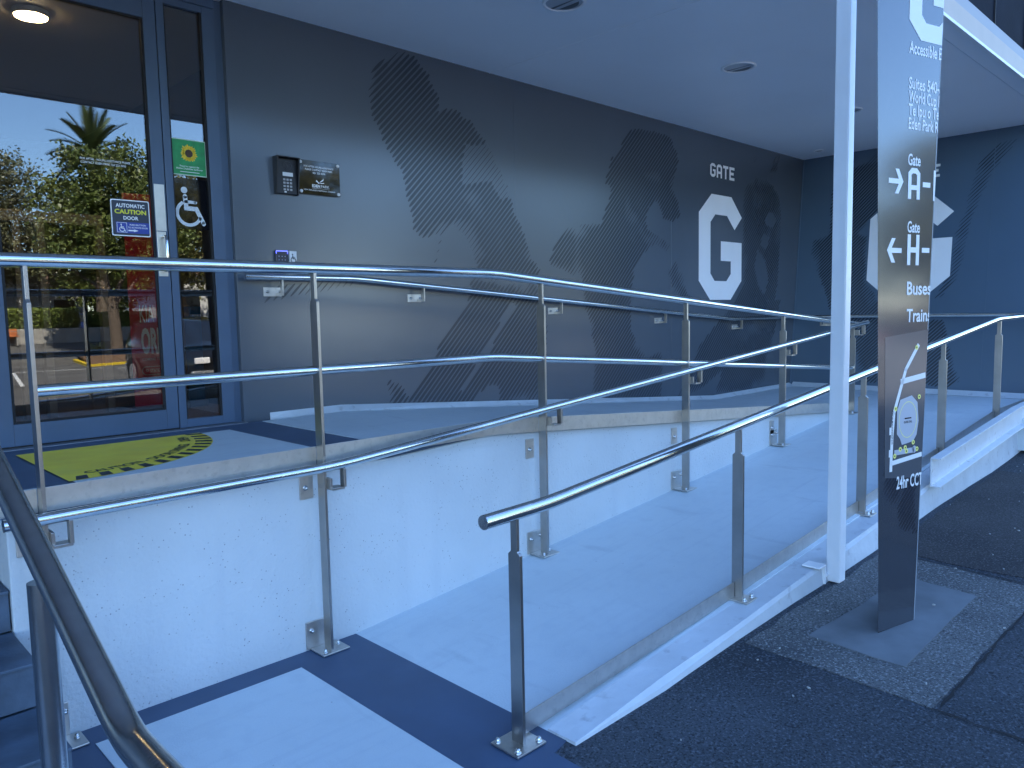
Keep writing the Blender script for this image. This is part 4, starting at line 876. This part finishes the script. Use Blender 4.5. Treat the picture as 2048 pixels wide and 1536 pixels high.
tree((5.0,-33.8,.6), 10.4, [((5.2,-33.5,8.3),2.0),((6.6,-33.6,6.4),1.9),((4.2,-33.4,6.2),1.9),((5.4,-33.4,4.6),1.7)], 11000, leaf_c, 'tall olive tree at the left of the mirrored street', 13, .18)
tree((15.5,-29.5,.6), 10, [((15.4,-29,6.6),2.4),((17,-29.5,7.6),2.2),((14.2,-28.6,5.2),1.9),((16.2,-28.8,4.6),1.9)], 14000, leaf_a, 'brownish olive tree right of the palm, mirrored in the glass', 14, .24)
tree((21,-30,.6), 11, [((20.6,-29.5,7.5),2.8),((22.8,-30,6.4),2.5),((19.4,-29,5.4),2.1),((23.5,-29.6,8.4),2.2)], 13000, leaf_a, 'large olive tree beyond the houses across the street', 15, .28, .12)
tree((-1,-30,.6), 10, [((-1.4,-29.5,6.6),2.6),((.8,-30,7.4),2.4),((2.6,-29.5,5.8),2.0)], 12000, leaf_b, 'green tree across the street left of the hedge', 16, .25, .12)
tree((27,-24,-.1), 10, [((26.4,-24,5.2),2.6),((28.6,-24,5.6),2.6),((27.4,-23.6,7.6),2.3),((25.2,-24,3.4),1.9),((29.4,-24,3.2),2.0)], 9000, leaf_a, 'nearer olive tree down the street on the right', 17, .3, .14)
tree((34,-27,-.1), 12, [((33,-27,5.4),3.2),((36,-27,5.2),3.2),((35,-26,8.6),2.6),((31.6,-26.6,3.6),2.2),((38,-27,3.6),2.4)], 9000, leaf_a, 'middle olive tree down the street on the right', 19, .3, .16)
tree((44,-26,-.1), 12, [((43,-26,5.4),3.4),((46,-26,6),3.4),((44.6,-25.4,8.8),2.8),((41.4,-25.6,3.4),2.3)], 8000, leaf_b, 'far green tree down the street on the right', 20, .3, .18)
tree((13.2,-35,.6), 6.5, [((12.4,-34.6,4.2),1.7),((14.4,-34.8,4.4),1.8),((13.4,-34.4,2.9),1.5)], 9000, leaf_b, 'low dark green tree behind the lower hedge', 18, .16)
# palm
rnd = random.Random(21); pb = Vector((12.75,-33,.6)); t = thing('palm_tree', tuple(pb), 'tall date palm with arching fronds above the tree tops', 'palm tree', 'trees across the street')
MB().tube([pb, pb+Vector((.1,0,4)), pb+Vector((.05,0,8.9)), pb+Vector((.05,0,9.5))], [.34,.28,.27,.2], 14).build('trunk', bark_m, t)
crown0 = pb+Vector((.05,0,9.4))
for k in range(34):
    A = k*2.399; el = R(84-(k/34)*100); L_ = rnd.uniform(2.0, 2.6); d = Vector((math.cos(A)*math.cos(el), math.sin(A)*math.cos(el), math.sin(el))); P = []; p = crown0.copy(); n_ = 12
    for i in range(n_+1):
        P.append(p.copy()); d = (d+Vector((0,0,-.07))).normalized(); p = p+d*L_/n_
    q = MB(); q.tube(P, [.03*(1-.8*i/n_)+.004 for i in range(n_+1)], 5)
    for i in range(1, n_):
        for f2 in (0, .25, .5, .75):
            b0 = P[i].lerp(P[i+1], f2); tg = (P[min(i+1,n_)]-P[i-1]).normalized(); sd = tg.cross(Vector((0,0,1))).normalized(); ll = .46*math.sin(math.pi*(i+f2)/n_)**.6+.06
            for s_ in (-1, 1):
                e = b0+(sd*s_*.75+tg*.75+Vector((0,0,-.15+.25)))*ll; q.add([b0-tg*.03, b0+tg*.03, e], [[0,1,2]])
    q.build('frond', palm_m, t)
def hedge(x0, x1, y0, y1, z0, z1, label, seed, n=5200):
    rnd = random.Random(seed); P = []
    for i in range(n):
        f_ = rnd.random(); x = rnd.uniform(x0, x1); y = rnd.uniform(y0, y1); z = rnd.uniform(z0, z1)
        if f_ < .45: y = y1+rnd.gauss(0,.03)
        elif f_ < .75: z = z1+rnd.gauss(0,.03)
        elif f_ < .85: x = rnd.choice((x0, x1))+rnd.gauss(0,.03)
        P.append(Vector((x, y, z)))
    t = thing('hedge', ((x0+x1)/2, (y0+y1)/2, z0), label, 'hedge', 'hedges across the street'); vs, fs = leaves(P, .05, rnd, .6); q = MB(); q.v = [tuple(v) for v in vs]; q.f = fs; q.mi = [0]*len(fs); q.sm = [False]*len(fs); q.build('foliage', hedge_m, t)
    MB().box(x0+.08, x1-.08, y0+.08, y1-.08, z0-.2, z1-.08).build('inner_growth', mat('hedge_inner', (.025,.04,.012), .9), t)
hedge(7.2, 11.0, -31.6, -30.5, 1.2, 2.2, 'longer clipped green hedge behind the low street wall', 31)
hedge(11.5, 14.2, -31.5, -30.5, 1.2, 2.0, 'lower clipped hedge behind the forked tree', 32, 3800)
hedge(1.0, 6.4, -31.5, -30.5, 1.2, 2.1, 'clipped hedge left of the orange bench', 33, 4200)
tag(MB().box(-6, 14.6, -30.25, -30.0, -.2, 1.31).build('street_wall', cwall_m, None, bev=.02), 'low grey concrete wall in front of the hedges across the street', 'wall')
tag(MB().box(15.2, 40, -31.0, -30.7, -.2, 1.5).build('street_wall', cwall_m, None, bev=.02), 'pale garden wall across the street beyond the driveway gap', 'wall')
# bench by the wall
t = thing('timber_bench', (7.6, -29.6, .75), 'orange slatted timber bench against the low street wall', 'bench')
for k in range(4): MB().box(6.9, 8.28, -29.9, -29.86, .88+k*.12, .98+k*.12).build('slat', orange_m, t, bev=.006)
for k in range(4): MB().box(6.9, 8.28, -29.84+k*.12, -29.74+k*.12, 1.0, 1.03).build('slat', orange_m, t, bev=.006)
for x in (7.0, 8.15): MB().box(x, x+.06, -29.9+.005, -29.4, .6, .998).build('leg', cwall_m, t)
# bark bed with yellow kerb, flax
b_ = MB(); b_.prism([(x, y, gz(x,y)+.05) for x, y in ((9.05,-22.2),(9.9,-23.0),(13.8,-24.5),(14,-27.5),(10.1,-28.5))], (0, 0, -.1)); struct(b_.build('bark_bed', mulch_m))
for nm, P in (('a', [(8.9,-22.0),(10.0,-28.6)]), ('b', [(8.9,-22.0),(14,-24.2)])):
    d = Vector((P[1][0]-P[0][0], P[1][1]-P[0][1])).normalized(); nn = Vector((-d.y, d.x))*.09; q = MB()
    q.prism([(P[0][0]+nn.x,P[0][1]+nn.y,-.02),(P[1][0]+nn.x,P[1][1]+nn.y,.0),(P[1][0]-nn.x,P[1][1]-nn.y,.0),(P[0][0]-nn.x,P[0][1]-nn.y,-.02)], (0, 0, -.15)); struct(q.build('bed_kerb', kerb_yel))
t = thing('flax_plant', (10.5, -26.5, 0), 'spiky dark flax plant on the bark bed', 'plant'); rnd = random.Random(8); q = MB()
for k in range(34):
    A = rnd.uniform(0, 6.28); o_ = rnd.uniform(.25, .8); hh = rnd.uniform(.5, .95); b0 = Vector((10.5+.1*math.cos(A), -26.5+.1*math.sin(A), 0)); md = b0+Vector((math.cos(A)*o_*.5, math.sin(A)*o_*.5, hh*.8)); e = b0+Vector((math.cos(A)*o_, math.sin(A)*o_, hh*.75)); sd = Vector((-math.sin(A), math.cos(A), 0))*.03
    q.add([b0-sd, b0+sd, md+sd, md-sd, e], [[0,1,2,3],[3,2,4]])
q.build('leaf_fan', mat('flax_leaf', (.03,.045,.02), .5), t)
# bay lines on the far car park
for x0, y0, x1, y1, wd in ((4.5,-21.0,9.0,-20.6,.1),(9.3,-20.0,12.5,-12.5,.1),(6.2,-20.9,5.0,-14.0,.1),(2.6,-20.9,1.5,-14.0,.1),(14.5,-20,17.5,-12.5,.1)):
    d = Vector((x1-x0, y1-y0)).normalized(); nn = Vector((-d.y, d.x))*wd/2; q = MB(); q.prism([(x0+nn.x,y0+nn.y,gz(x0,y0)+.012),(x1+nn.x,y1+nn.y,gz(x1,y1)+.012),(x1-nn.x,y1-nn.y,gz(x1,y1)+.012),(x0-nn.x,y0-nn.y,gz(x0,y0)+.012)], (0,0,-.004)); struct(q.build('bay_line', line_m))
# houses
def house(x0, x1, y0, y1, h, label, wins, m_=house_m, gable=True):
    t = thing('house', ((x0+x1)/2, (y0+y1)/2, .6), label, 'house', 'houses across the street')
    MB().box(x0, x1, y0, y1, .3, h).build('wall', m_, t)
    yc = (y0+y1)/2; xc = (x0+x1)/2; r_ = MB()
    r_.prism([(x0-.4,y0-.4,h),(x1+.4,y0-.4,h),(xc,y0-.4,h+(x1-x0)*.28)], (0, y1-y0+.8, 0)); r_.build('roof', roof_m, t)
    for wx, wz in wins:
        f_ = MB().box(wx-.6, wx+.6, y1, y1+.06, wz-.6, wz+.7).build('window', house_m, t); MB().box(wx-.5, wx+.5, y1+.061, y1+.07, wz-.5, wz+.6).build('pane', pane_m, f_)
house(4, 13.5, -46, -38, 3.7, 'long white rendered house behind the hedges', [(6,2.2),(12.3,2.2)])
house(17, 22, -44, -36, 4.2, 'white house with brown gable roof right of the trees', [(18.5,2.4),(20.5,2.4)])
house(-12, -3, -44, -36, 4.2, 'white gabled house at the left end of the street', [(-9,2.4),(-5.5,2.4)])

def car(x, y, z, rot, paint, label, suv=False):
    t = thing('parked_car', (x, y, z), label, 'car', 'cars parked across the street'); t.rotation_euler[2] = rot
    k = 1.16 if suv else 1.; off = Vector((x, y, z))
    # sections front to rear: station, half width, sill, belt, half roof, roof
    ss = [(-2.1,.62,.42,.66,.55,.68),(-1.95,.80,.28,.74,.70,.78),(-1.3,.86,.24,.86,.72,.92),(-.75,.87,.24,.92,.70,.99),(-.1,.87,.24,.95,.62,1.38),(.6,.87,.24,.96,.62,1.46),(1.3,.87,.24,.97,.61,1.43),(1.75,.85,.26,.98,.58,1.30),(2.0,.80,.30,.97,.62,1.02),(2.1,.74,.42,.90,.60,.93)]
    if suv: ss = [(s0, hw*1.06, lo, be*1.12, rf*1.12, ro*1.2) for s0, hw, lo, be, rf, ro in ss]; ss[7] = (1.85,.9,.28,1.10,.68,1.66); ss[8] = (2.05,.88,.32,1.08,.78,1.2)
    vs = []
    for s0, hw, lo, be, rf, ro in ss:
        for px, pz in ((-hw*.9,lo),(-hw,(lo+be)/2),(-hw*.97,be),(-rf,ro),(rf,ro),(hw*.97,be),(hw,(lo+be)/2),(hw*.9,lo)): vs.append(Vector((px, s0, pz))+off)
    q = MB(); q.add(vs, [[i*8+j, i*8+(j+1)%8, (i+1)*8+(j+1)%8, (i+1)*8+j] for i in range(len(ss)-1) for j in range(8)], 0, True); q.add(vs[:8], [list(range(8))]); q.add(vs[-8:], [list(range(8))])
    q.build('body', paint, t)
    W = lambda *P: [Vector(p)+off for p in P]
    hr = ss[5][5]; hb = ss[5][3]; hw = ss[5][1]; rf = ss[5][4]
    for sg in (-1, 1):
        q = MB(); q.add(W((sg*(hw*.985),-.55,hb+.03),(sg*(hw*.985),1.45,hb+.04),(sg*(rf+.04),1.25,hr-.1),(sg*(rf+.04),-.05,hr-.1)), [[0,1,2,3]]); q.build('side_window', pane_m, t)
        q = MB(); q.box(x+sg*.60-.17, x+sg*.60+.17, y+2.06, y+2.13, z+.78*k, z+.93*k); q.build('tail_light', lamp_red, t)
        for yy in (-1.3, 1.3):
            wz_ = MB(); wx = x+sg*(hw-.06); R0 = .33*k
            wz_.tube([(wx-.1,y+yy,z+R0),(wx+.1,y+yy,z+R0)], R0, 24); wh = wz_.build('wheel', tyre_m, t); MB().tube([(wx+sg*.101-.01,y+yy,z+R0),(wx+sg*.101+.01,y+yy,z+R0)], R0*.6, 18).build('rim', car_silver, wh)
    a7, a8 = ss[7], ss[8]
    q = MB(); q.add(W((-a8[4]*.9,a8[0]+.02,a8[5]+.03),(a8[4]*.9,a8[0]+.02,a8[5]+.03),(a7[4]*.92,a7[0]+.05,a7[5]-.06),(-a7[4]*.92,a7[0]+.05,a7[5]-.06)), [[0,1,2,3]]); q.build('rear_window', pane_m, t)
    MB().box(x-.85, x+.85, y+2.08, y+2.2, z+.36, z+.6).build('rear_bumper', car_silver if suv else paint, t, bev=.03)
    MB().box(x-.26, x+.26, y+2.125, y+2.135, z+.66, z+.78).build('number_plate', line_m, t)
    for sg in (-1, 1): MB().box(x+sg*.58-.17, x+sg*.58+.17, y-2.13, y-2.05, z+.60*k, z+.72*k).build('headlight', bpy.data.materials['lamp_ring'], t, bev=.02)
    MB().box(x-.85, x+.85, y-2.2, y-2.06, z+.34, z+.54).build('front_bumper', car_silver if suv else paint, t, bev=.03); MB().box(x-.36, x+.36, y-2.14, y-2.06, z+.58*k, z+.71*k).build('grille', frame_gap, t, bev=.01)
    MB().box(x-.26, x+.26, y-2.215, y-2.203, z+.40, z+.51).build('number_plate', line_m, t)
    q = MB(); q.add(W((-.62,-.72,ss[3][5]+.02),(.62,-.72,ss[3][5]+.02),(.56,-.12,ss[4][5]-.03),(-.56,-.12,ss[4][5]-.03)), [[0,1,2,3]]); q.build('windscreen', pane_m, t)
car(7.75, -9.6, -.1, R(180), car_black, 'black off-road car parked nose on, mirrored in the narrow glass', True)
car(3.3, -15.0, -.1, 0, car_silver, 'silver hatchback at the left edge of the mirrored car park')
car(12.0, -34.2, .6, R(90), car_blue, 'dark blue car parked behind the hedge')
car(15.5, -16, -.1, 0, car_silver, 'silver car in the next bay beyond the off-road car')
for o in bpy.data.objects:
    if '_o' in o: del o['_o']
